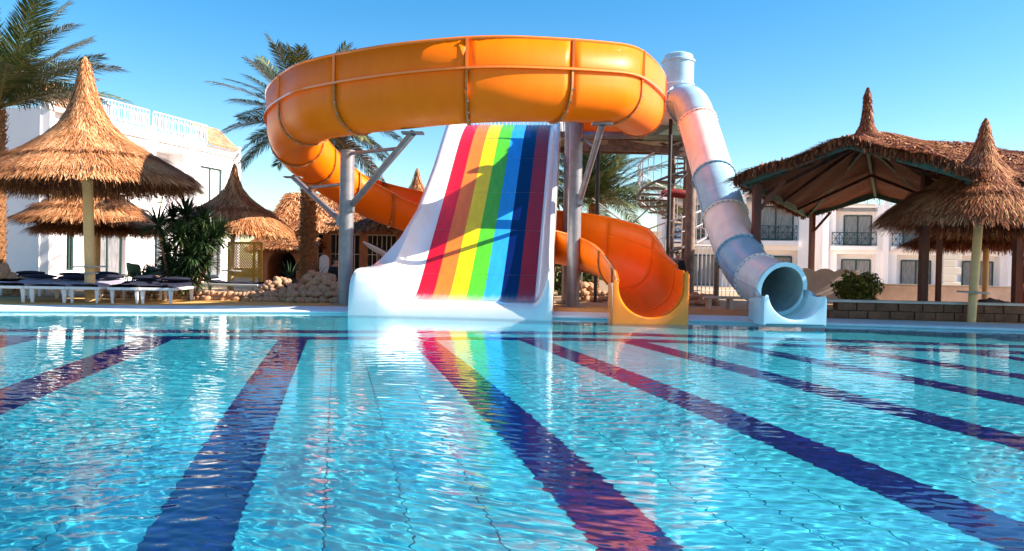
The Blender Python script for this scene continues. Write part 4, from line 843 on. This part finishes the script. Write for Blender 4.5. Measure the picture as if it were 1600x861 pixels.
# ------------------------------------------------------------------ rocks
rock_meshes = []
for k in range(7):
    rg = np.random.default_rng(100+k); bpy_m = None
    import bmesh
    bm = bmesh.new(); bmesh.ops.create_icosphere(bm, subdivisions=1, radius=1); s_ = (rg.uniform(.8, 1.2), rg.uniform(.7, 1.1), rg.uniform(.6, .9))
    for v in bm.verts: v.co *= rg.uniform(.82, 1.15); v.co.x *= s_[0]; v.co.y *= s_[1]; v.co.z *= s_[2]
    bmesh.ops.subdivide_edges(bm, edges=bm.edges[:], cuts=1, use_grid_fill=True, smooth=.6)
    me = bpy.data.meshes.new('stone'); bm.to_mesh(me); bm.free(); me.materials.append(M['stone']); rock_meshes.append(me)
def rock(par, p_, r): 
    o = bpy.data.objects.new('stone', random.choice(rock_meshes)); COL.objects.link(o); o.parent = par; o.location = p_; o.scale = (r,)*3; o.rotation_euler = (random.uniform(-.4, .4), random.uniform(-.4, .4), random.random()*6.3); return o
def rockwall(a, b, rows_n, r, label, n, mound=None):
    a, b = Vector(a), Vector(b); t_ = thing('rock_border', (a+b)/2, label, 'rocks'); o = (a+b)/2
    for k in range(n):
        for j in range(rows_n): q = a.lerp(b, (k+.5*(j % 2)+random.uniform(-.2, .2))/n)-o; rock(t_, q+Vector((random.uniform(-.05, .05), random.uniform(-.08, .08)+j*.05, r*(.6+1.3*j))), r*random.uniform(.75, 1.2))
    if mound:
        for (c_, R_, h_, m_) in mound:
            for k in range(m_):
                a_ = random.uniform(math.pi*.95, math.pi*2.05); q_ = random.random()**.5; z_ = h_*(1-q_**1.6); rock(t_, Vector(c_)-o+Vector((R_*q_*math.cos(a_), R_*.5*q_*math.sin(a_), z_)), r*random.uniform(.8, 1.4))
    return t_
rockwall((X(150, 21.2), 21.6, .1), (X(455, 21.2), 21.2, .1), 2, .095, 'low border of rounded tan stones along the lawn', 54, [((X(432, 22), 22.4, .1), .85, .62, 60), ((X(480, 22), 22.3, .1), .5, .45, 25)])
rockwall((X(450, 21), 21.0, .1), (X(535, 21), 21.2, .1), 2, .12, 'dark mound of rocks at the foot of the left steel column', 14, [((X(512, 22), 21.9, .1), .75, .75, 60), ((X(485, 22.5), 22.8, .1), .6, .8, 30)])
rockwall((X(905, 25), 25.5, .1), (X(960, 25), 25.6, .1), 2, .13, 'heap of sunlit rocks between the steel columns', 9, [((X(915, 26), 26.2, .1), .5, .7, 22)])
rockwall((X(1082, 24), 24.5, .1), (X(1125, 24), 24.6, .1), 2, .12, 'small sunlit rock pile right of the tower post', 8, [((X(1098, 25), 25, .1), .5, .45, 20)])
rockwall((X(-20, 22), 22.6, .1), (X(20, 22), 22.8, .1), 2, .2, 'dark rocks piled at the foot of the left palm', 7, [((X(6, 23), 22.6, .1), .7, .95, 34)])
rockwall((X(220, 23), 23.0, .1), (X(262, 23), 23.2, .1), 2, .16, 'dark rocks heaped behind the last sunbed', 7, [((X(240, 23), 23.1, .1), .7, .55, 26)])
sheet('lawn', [(X(150, 22), 22.1), (X(400, 22), 21.9)], [(X(200, 27), 26), (X(400, 26), 26)], .115, M['grass'])
mb = MB(); n_ = 9000; rg = np.random.default_rng(5); u_ = rg.random(n_); v_ = rg.random(n_); P = np.stack([X(165, 22)+u_*(X(400, 22)-X(165, 22)), 22.1+v_*3.5, .11+0*u_], 1); D = np.stack([rg.normal(0, .3, n_), rg.normal(0, .3, n_), np.ones(n_)], 1); D /= np.linalg.norm(D, axis=1)[:, None]; Nn = np.tile([0., -1, 0], (n_, 1))
V, tn = blades(P, D, np.cross(Nn, D), Nn, rg.uniform(.04, .1, n_), np.full(n_, .015), rg.uniform(.5, 1, n_), (0, .01), .1, rg); tag(npmesh('grass', V, np.arange(len(V)).reshape(-1, 4), M['leaf'], tone=tn), 'short green grass behind the stone border', 'grass', kind='stuff')

# ------------------------------------------------------------------ palms
def frond_mesh(L, droop, seed, nl=88, lw=.029, ll_=.46, fold=.55, name='frond'):
    rg = np.random.default_rng(seed); Vs, Ts = [], []; 
    ts_ = np.linspace(0, 1, 24); xs_ = L*(ts_-.12*droop*ts_**3); zs_ = -L*droop*.55*ts_**2.1; bend = rg.normal(0, .06)
    C = np.stack([xs_, L*bend*ts_**2, zs_], 1)
    t_ = np.repeat(np.linspace(.1, 1, nl), 2); sd_ = np.tile([-1., 1.], nl); t_ = np.clip(t_+rg.normal(0, .004, len(t_)), 0, 1)
    P = np.stack([np.interp(t_, ts_, C[:, k]) for k in range(3)], 1); T = np.stack([np.interp(np.minimum(t_+.03, 1), ts_, C[:, k])-np.interp(np.minimum(t_+.03, 1)-.06, ts_, C[:, k]) for k in range(3)], 1); T /= np.linalg.norm(T, axis=1)[:, None]
    Sd = np.stack([0*t_, sd_, 0*t_], 1); Up = np.cross(T, np.tile([0, 1., 0], (len(t_), 1))); Up *= np.sign(Up[:, 2:3]+1e-6)
    ang = fold*(1+rg.normal(0, .25, len(t_)))*np.where(rg.random(len(t_)) < .3, .3, 1); fwd = .55+.5*t_
    D = Sd*np.cos(ang)[:, None]+Up*np.sin(ang)[:, None]*(.6-.5*t_)[:, None]+T*fwd[:, None]; D /= np.linalg.norm(D, axis=1)[:, None]
    Ln = ll_*L/3*(.35+1.0*np.sin(np.pi*np.clip(t_*.86+.1, 0, 1))**.7)*rg.uniform(.85, 1.1, len(t_))
    W = lw*rg.uniform(.8, 1.2, len(t_)); Bx = np.cross(D, T); Bx /= np.linalg.norm(Bx, axis=1)[:, None]+1e-9; Wd = np.cross(Bx, D)
    mid = P+D*(Ln*.5)[:, None]; tip = P+D*Ln[:, None]+np.array([0, 0, -1.])*(Ln*.22*rg.uniform(.3, 1.3, len(t_)))[:, None]
    tone = np.clip(rg.normal(.5, .22, len(t_)), 0, 1)
    A = np.stack([P-Wd*W[:, None]*.3, P+Wd*W[:, None]*.3, mid+Wd*W[:, None]*.5, mid-Wd*W[:, None]*.5], 1); B = np.stack([mid-Wd*W[:, None]*.5, mid+Wd*W[:, None]*.5, tip+Wd*W[:, None]*.06, tip-Wd*W[:, None]*.06], 1)
    V = np.concatenate([A.reshape(-1, 3), B.reshape(-1, 3)]); tn = np.concatenate([np.repeat(tone, 4)]*2)
    # stalk as thin three-sided tube, tone high = yellowish
    st_ = []; w0 = np.interp(ts_, [0, .15, 1], [.05, .03, .006])*L/3
    for k in range(len(ts_)-1):
        for (a1, b1), (a2, b2) in ((((-1, 0)), ((0, 1))), (((0, 1)), ((1, 0)))):
            st_ += [C[k]+[0, a1*w0[k], b1*w0[k]*.6], C[k]+[0, a2*w0[k], b2*w0[k]*.6], C[k+1]+[0, a2*w0[k+1], b2*w0[k+1]*.6], C[k+1]+[0, a1*w0[k+1], b1*w0[k+1]*.6]]
    st_ = np.array(st_); V = np.concatenate([V, st_]); tn = np.concatenate([tn, np.full(len(st_), .95)])
    o = npmesh(name, V, np.arange(len(V)).reshape(-1, 4), M['frond'], tone=tn); me = o.data; bpy.data.objects.remove(o); return me
FM = [frond_mesh(3, d_, 40+k) for k, d_ in enumerate((.25, .45, .65, .85, .35, 1.0))]
def palm(loc, crown, r, L, label, specs, group='date palms around the pool', name='date_palm', shag=True):
    t_ = thing(name, loc, label, 'palm tree', group); h = crown-loc[2]
    mb = MB(); n_ = max(6, int(h/.13)); pts = []; rr_ = []
    for k in range(n_): 
        pts += [(0, 0, h*k/n_), (0, 0, h*(k+.85)/n_)]; q = r*(1+.25*math.exp(-k*.5))*(1-.15*k/n_); rr_ += [q*.86, q*1.08]
    pts.append((0, 0, h)); rr_.append(r*.8); mb.tube(pts, rr_, 14); tr = mb.build('trunk', M['trunk'], t_)
    mb = MB()
    for k in range(int(n_*7)): # cut leaf bases
        a_ = k*2.4; z_ = h*(k+.5)/(n_*7); q = r*(.95); c_, s__ = math.cos(a_), math.sin(a_); mb.raw([(q*c_-.05*s__, q*s__+.05*c_, z_), (q*c_+.05*s__, q*s__-.05*c_, z_), ((q+.07)*c_+.02*s__, (q+.07)*s__-.02*c_, z_+.13), ((q+.07)*c_-.02*s__, (q+.07)*s__+.02*c_, z_+.13)], [(0, 1, 2, 3)])
    tag(mb.build('leaf_bases', M['trunk'], tr), kind='stuff')
    for az, el, sc, v in specs:
        o = bpy.data.objects.new('frond', FM[v]); COL.objects.link(o); o.parent = t_; o.location = (math.cos(az)*r*.4, math.sin(az)*r*.4, h+.1*math.sin(el)); o.rotation_mode = 'XYZ'
        o.matrix_local = Matrix.Translation(o.location) @ Matrix.Rotation(az, 4, 'Z') @ Matrix.Rotation(-el, 4, 'Y') @ Matrix.Rotation(random.uniform(-.5, .5), 4, 'X') @ Matrix.Scale(sc*L/3, 4)
    return t_
def rand_specs(n, lo, hi, seed, azr=(0, 6.283)):
    rg = np.random.default_rng(seed); out = []
    for k in range(n): el = lo+(hi-lo)*((k+.5)/n); out.append((azr[0]+(azr[1]-azr[0])*((k*.618034+rg.uniform(-.04, .04)) % 1), el, rg.uniform(.85, 1.1), int(rg.choice([0, 1, 1, 2, 4, 2, 3] if el < .9 else [0, 4, 1]))))
    return out
c = at(-12, 195, 17.8); palm((at(-9, 300, 22.6).x, 22.6, .1), at(0, 172, 22.6).z, .32, 3.6, 'tall date palm at the left edge with arching fronds above the umbrella', rand_specs(28, .35, 1.35, 3)+[(.15, .75, 1.0, 2), (-.3, .7, 1.0, 2), (-.1, .35, .95, 1), (.1, .5, .9, 3), (-.5, 1.0, 1, 2), (.3, 1.0, .9, 1)])
c = at(484, 196, 27); palm((c.x, 27, .1), c.z, .3, 3.1, 'date palm rising behind the left bend of the orange flume', rand_specs(58, -.35, 1.3, 5))
c = at(928, 318, 35); palm((c.x, 35, .1), c.z, .3, 4.1, 'low bushy date palm behind the tower columns', rand_specs(52, .0, 1.4, 8))
# ------------------------------------------------------------------ yucca, small plants, bush
def sword_mesh(n, L, seed, W=.045):
    rg = np.random.default_rng(seed); az = rg.random(n)*6.283; el = np.arcsin(rg.uniform(-.55, .98, n)); D = np.stack([np.cos(el)*np.cos(az), np.cos(el)*np.sin(az), np.sin(el)], 1); Sd = np.stack([-np.sin(az), np.cos(az), 0*az], 1)
    Ln = L*rg.uniform(.75, 1.1, n); a_ = D*.03; m_ = D*(Ln*.5)[:, None]; tp_ = D*Ln[:, None]+np.array([0, 0, -.14])*L; w_ = Sd*W
    V = np.concatenate([np.stack([a_-w_*.4, a_+w_*.4, m_+w_*.5, m_-w_*.5], 1).reshape(-1, 3), np.stack([m_-w_*.5, m_+w_*.5, tp_+w_*.04, tp_-w_*.04], 1).reshape(-1, 3)]); tn = np.repeat(np.clip(rg.normal(.5, .3, n), 0, 1), 4)
    o = npmesh('leaf_rosette', V, np.arange(len(V)).reshape(-1, 4), M['yucca'], tone=np.concatenate([tn, tn])); me = o.data; bpy.data.objects.remove(o); return me
SM = [sword_mesh(170, .8, 60+k, .05) for k in range(3)]
yc = Vector((X(283, 21.8), 21.8, .1)); yu = thing('yucca', yc, 'dark spiky multi-stemmed yucca between the sunbeds and the pointed umbrella', 'plant')
for k, (px, py, dy, s_) in enumerate(((246, 352, -.3, 1.0), (292, 338, .1, 1.15), (318, 348, .2, 1.0), (335, 372, 0, 1.0), (282, 372, -.2, 1.1), (262, 395, .2, .9), (305, 385, .2, 1.1), (290, 415, 0, 1.1), (277, 432, -.2, .9), (308, 425, .1, .9), (345, 362, .3, .8), (270, 340, .3, .9), (300, 398, -.3, 1.), (320, 410, .1, 1.), (268, 425, .2, 1.), (296, 440, -.1, .9), (318, 378, -.2, 1.))):
    p_ = at(px, py, 21.8+dy)-yc; o = bpy.data.objects.new('leaf_rosette', SM[k % 3]); COL.objects.link(o); o.parent = yu; o.location = p_; o.scale = (s_*.95,)*3; o.rotation_euler = (random.uniform(-.3, .3), random.uniform(-.3, .3), random.random()*6)
    if k not in (7, 8, 12, 13, 14, 15): b0 = Vector((p_.x*.25+random.uniform(-.1, .1), p_.y*.3, 0)); MB().tube([b0, b0.lerp(p_, .5)+Vector((0, 0, -.1)), p_], [.05, .035, .03], 7).build('stem', M['trunk'], yu)
def clump(name, loc, label, n, L, sc, seed, cat='plant', group=None):
    t_ = thing(name, loc, label, cat, group); o = bpy.data.objects.new('leaf_rosette', sword_mesh(n, L, seed, .03)); COL.objects.link(o); o.parent = t_; o.location = (0, 0, L*.3); o.scale = sc; return t_
c = X(455, 23); clump('grass_clump', (c, 22.9, .5), 'spiky grey green clump growing on the rock mound', 50, .75, (1, 1, 1), 71)
c = X(492, 23); clump('grass_clump', (c, 23.3, .6), 'upright leafy clump between the rock mounds and palm trunk', 40, .6, (1, 1, 1.2), 72)
def bush(loc, Rr, Hh, label, n, seed, m='leaf', ls=.09):
    rg = np.random.default_rng(seed); t_ = thing('bush', loc, label, 'bush'); q = rg.normal(0, 1, (n, 3)); q /= np.linalg.norm(q, axis=1)[:, None]; q *= (rg.random((n, 1))**.4)*(1+.25*np.sin(q[:, :1]*7+q[:, 2:]*5)); P = q*[Rr, Rr*.8, Hh/2]+[0, 0, Hh/2]
    P = P[P[:, 2] > 0]; n = len(P); D = rg.normal(0, 1, (n, 3)); D /= np.linalg.norm(D, axis=1)[:, None]; N = rg.normal(0, 1, (n, 3)); N -= D*np.sum(N*D, 1)[:, None]; N /= np.linalg.norm(N, axis=1)[:, None]
    V, tn = blades(P, D, np.cross(N, D), N, rg.uniform(.6, 1.2, n)*ls, rg.uniform(.5, .8, n)*ls, np.clip(rg.normal(.5, .25, n), 0, 1), (0, .01), .1, rg); npmesh('foliage', V, np.arange(len(V)).reshape(-1, 4), M[m], t_, tone=tn)
    for k in range(5): a_ = k*1.3; MB().tube([(0, 0, 0), (Rr*.3*math.cos(a_), Rr*.3*math.sin(a_), Hh*.45), (Rr*.5*math.cos(a_+.3), Rr*.5*math.sin(a_+.3), Hh*.8)], [.04, .025, .012], 6).build('stem', M['trunk'], t_)
    return t_
c = X(1340, 24.5); bush((c, 24.5, .1), .68, 1.12, 'yellow green leafy bush behind the low wall', 3800, 81)
c = X(905, 30); bush((c-.4, 31, .1), 1.3, 1.5, 'dark garden bush behind the steel columns', 2500, 82, 'frond', .16)
c = X(240, 24); bush((c, 24.6, .1), .8, .9, 'low dark bush behind the last sunbed', 2500, 83, 'yucca', .1)
# curved garden walls by the pavilion (pinkish)
cg = thing('scalloped_wall', (X(1290, 27), 27, .1), 'pinkish scalloped garden wall left of the bush', 'wall'); mb = MB(); pts = []
for k in range(31): t_ = k/30; x_ = -.8+2.0*t_; pts.append((x_, 1.16+.13*abs(math.sin(t_*3*math.pi+.9))-.05))
mb.raw([(x_, 0, 0) for x_, z_ in pts]+[(x_, 0, z_) for x_, z_ in pts]+[(x_, .15, z_) for x_, z_ in pts], [(k, k+1, k+32, k+31) for k in range(30)]+[(k+31, k+32, k+63, k+62) for k in range(30)]); mb.build('wall', mat('pink_render', (.72, .55, .5), .85, var=.15), cg)
c = at(1145, 465, 21.5); bn = thing('stone_bench', (c.x, 21.8, .1), 'low grey bench behind the tube slide', 'bench'); MB().box((0, 0, .34), (1.5, .4, .07)).build('seat', M['cap'], bn, bevel=.015)
for sx in (-1, 0, 1): MB().box((sx*.6, 0, .15), (.1, .34, .3)).build('leg', M['cap'], bn)
gw = thing('garden_wall', (X(1300, 28), 28, .1), 'long low pinkish garden wall between the pavilion and the hotel', 'wall'); MB().beam((0, 0, .34), (14, -1.5, .34), .2, .68).build('wall', S.objects['scalloped_wall'].children[0].data.materials[0], gw, bevel=.02); MB().beam((0, 0, .71), (14, -1.5, .71), .28, .05).build('coping', M['cap'], gw)
# terracotta planter, small items
c = at(1275, 466, 19.4); pb = thing('towel_pile', (c.x, 19.35, .56), 'crumpled orange towel lying on the low wall', 'towel')
rows_ = [[(.2*(k/6-.5)*2, .12*math.cos(a_), .08*math.sin(a_)*(1-abs(k/6-.5)*1.5)+.02*math.sin(k*3+a_)) for a_ in np.linspace(0, math.pi, 8)] for k in range(7)]; MB().grid(rows_).build('cloth', mat('orange_towel', (.7, .2, .06), .9), pb, smooth=True, solid=.01)
c = at(1540, 470, 19.3); pb = thing('towel_pile', (c.x, 19.1, .53), 'dark crumpled towels on the wall behind the right umbrella pole', 'towel'); rows_ = [[(.45*(k/8-.5)*2, .14*math.cos(a_), .12*math.sin(a_)*(1-abs(k/8-.5)*1.6)+.03*math.sin(k*3+a_*2)) for a_ in np.linspace(0, math.pi, 8)] for k in range(9)]; MB().grid(rows_).build('cloth', mat('brown_towel', (.12, .06, .05), .9, var=.5), pb, smooth=True, solid=.01)
# ------------------------------------------------------------------ people
# tapered limbs merged into one continuous surface by a voxel remesh
def person2(loc, rz, label, pose, cloth, shirt=None):
    t_ = thing('person', loc, label, 'person', None, rz)
    A = lambda *p_: [Vector(q) for q in p_]
    if pose == 'stand':
        limbs = [(A((0, 0, .9), (0, 0, 1.05), (0, 0, 1.3), (0, 0, 1.42), (0, 0, 1.5)), [.14, .125, .16, .12, .055]), (A((-.1, 0, .92), (-.11, -.01, .5), (-.12, .02, .08)), [.095, .062, .045]), (A((.1, 0, .92), (.1, -.05, .5), (.12, .02, .08)), [.095, .062, .045]), (A((-.12, .04, .05), (-.13, -.16, .04)), [.045, .035]), (A((.12, .04, .05), (.14, -.16, .04)), [.045, .035]),
                 (A((-.13, 0, 1.4), (-.22, .02, 1.12), (-.2, -.1, .88)), [.062, .045, .03]), (A((.13, 0, 1.4), (.22, .02, 1.12), (.2, -.12, .9)), [.062, .045, .03])]; hd = Vector((0, -.01, 1.6)); hands = [Vector((-.2, -.12, .82)), Vector((.2, -.15, .85))]
    else:
        limbs = [(A((0, 0, .5), (0, 0, .62), (0, -.02, .85), (0, -.02, .97), (0, -.03, 1.06)), [.15, .13, .16, .12, .055]), (A((-.09, 0, .5), (-.13, -.42, .5), (-.13, -.42, .08)), [.095, .065, .045]), (A((.09, 0, .5), (.13, -.42, .5), (.13, -.4, .08)), [.095, .065, .045]), (A((-.13, -.38, .05), (-.13, -.58, .04)), [.045, .035]), (A((.13, -.36, .05), (.14, -.56, .04)), [.045, .035]),
                 (A((-.13, -.02, .95), (-.23, -.08, .72), (-.14, -.3, .62)), [.062, .045, .03]), (A((.13, -.02, .95), (.23, -.08, .72), (.14, -.3, .62)), [.062, .045, .03])]; hd = Vector((0, -.05, 1.16)); hands = [Vector((-.12, -.36, .6)), Vector((.12, -.36, .6))]
    mb = MB()
    for p_, r_ in limbs: mb.tube(p_, r_, 12); [mb.lathe([(max(.001, r_[i]*math.sin(a_)), r_[i]*math.cos(a_)) for a_ in np.linspace(0, math.pi, 7)], p_[i], 10) for i in range(len(p_))]
    mb.lathe([(max(.001, .078*math.sin(a_)), .115*math.cos(a_)) for a_ in np.linspace(0, math.pi, 11)], hd, 16); mb.tube([hd+Vector((0, -.07, .01)), hd+Vector((0, -.1, -.025))], [.012, .018], 6)
    for sx in (-1, 1): mb.tube([hd+Vector((sx*.075, 0, .0)), hd+Vector((sx*.092, .01, .01))], [.03, .02], 8)
    for h_ in hands:
        mb.box(h_, (.03, .06, .09)); 
        for k in range(4): mb.tube([h_+Vector((0, -.025+k*.018, -.035)), h_+Vector((0, -.03+k*.019, -.08+.006*abs(k-1.5))), h_+Vector((.0, -.02+k*.018, -.11+.008*abs(k-1.5)))], [.01, .009, .007], 5)
        mb.tube([h_+Vector((0, -.03, .01)), h_+Vector((0, -.06, -.035))], [.012, .009], 5)
    o = mb.build('body', M['skin'], t_); rm = o.modifiers.new('remesh', 'REMESH'); rm.mode = 'VOXEL'; rm.voxel_size = .014; rm.use_smooth_shade = True
    sm_ = o.modifiers.new('smooth', 'SMOOTH'); sm_.factor = .6; sm_.iterations = 3
    mb = MB(); rz_ = limbs[0]; mb.tube([p_ for p_ in rz_[0][:4]], [q+.022 for q in rz_[1][:4]], 14)
    for i in (5, 6): p_, r_ = limbs[i]; mb.tube(p_[:2]+[p_[1].lerp(p_[2], .7)], [q+.018 for q in (r_[0], r_[1], r_[2]+.01)], 12)
    mb.build('shirt', shirt or cloth, t_, smooth=True); mb = MB()
    for i in (1, 2): p_, r_ = limbs[i]; mb.tube(p_, [q+.02 for q in r_], 12)
    mb.build('trousers', cloth, t_, smooth=True)
    mb = MB(); mb.lathe([(max(.001, .088*math.sin(a_)), .125*math.cos(a_)) for a_ in np.linspace(0, math.pi*.52, 8)], hd+Vector((0, .012, .005)), 16); mb.build('hair', M['hair'], t_, smooth=True)
    return t_
person2((X(525, 25.5), 25.5, .1), .2, 'person in dark clothes sitting behind the left steel column', 'sit', M['clothes'])
person2((X(1059, 25.6), 25.6, .1), -.4, 'person in black standing under the spiral stair behind the flume exit', 'stand', M['clothes'])
person2((X(1598, 23.5), 23.5, .1), .3, 'person in black and red standing at the right frame edge', 'stand', M['redcloth'], M['clothes'])
c = Vector((X(525, 25.5), 25.58, .1)); sbx = thing('stool', c, 'low wooden stool under the seated person', 'stool'); MB().box((0, .02, .31), (.4, .34, .05)).build('seat', M['wood_dark'], sbx)
for sx in (-1, 1):
    for sy in (-1, 1): MB().box((sx*.16, .02+sy*.13, .145), (.04, .04, .29)).build('leg', M['wood_dark'], sbx)
# sky backdrop is the world; far low haze hills are not visible in the photograph
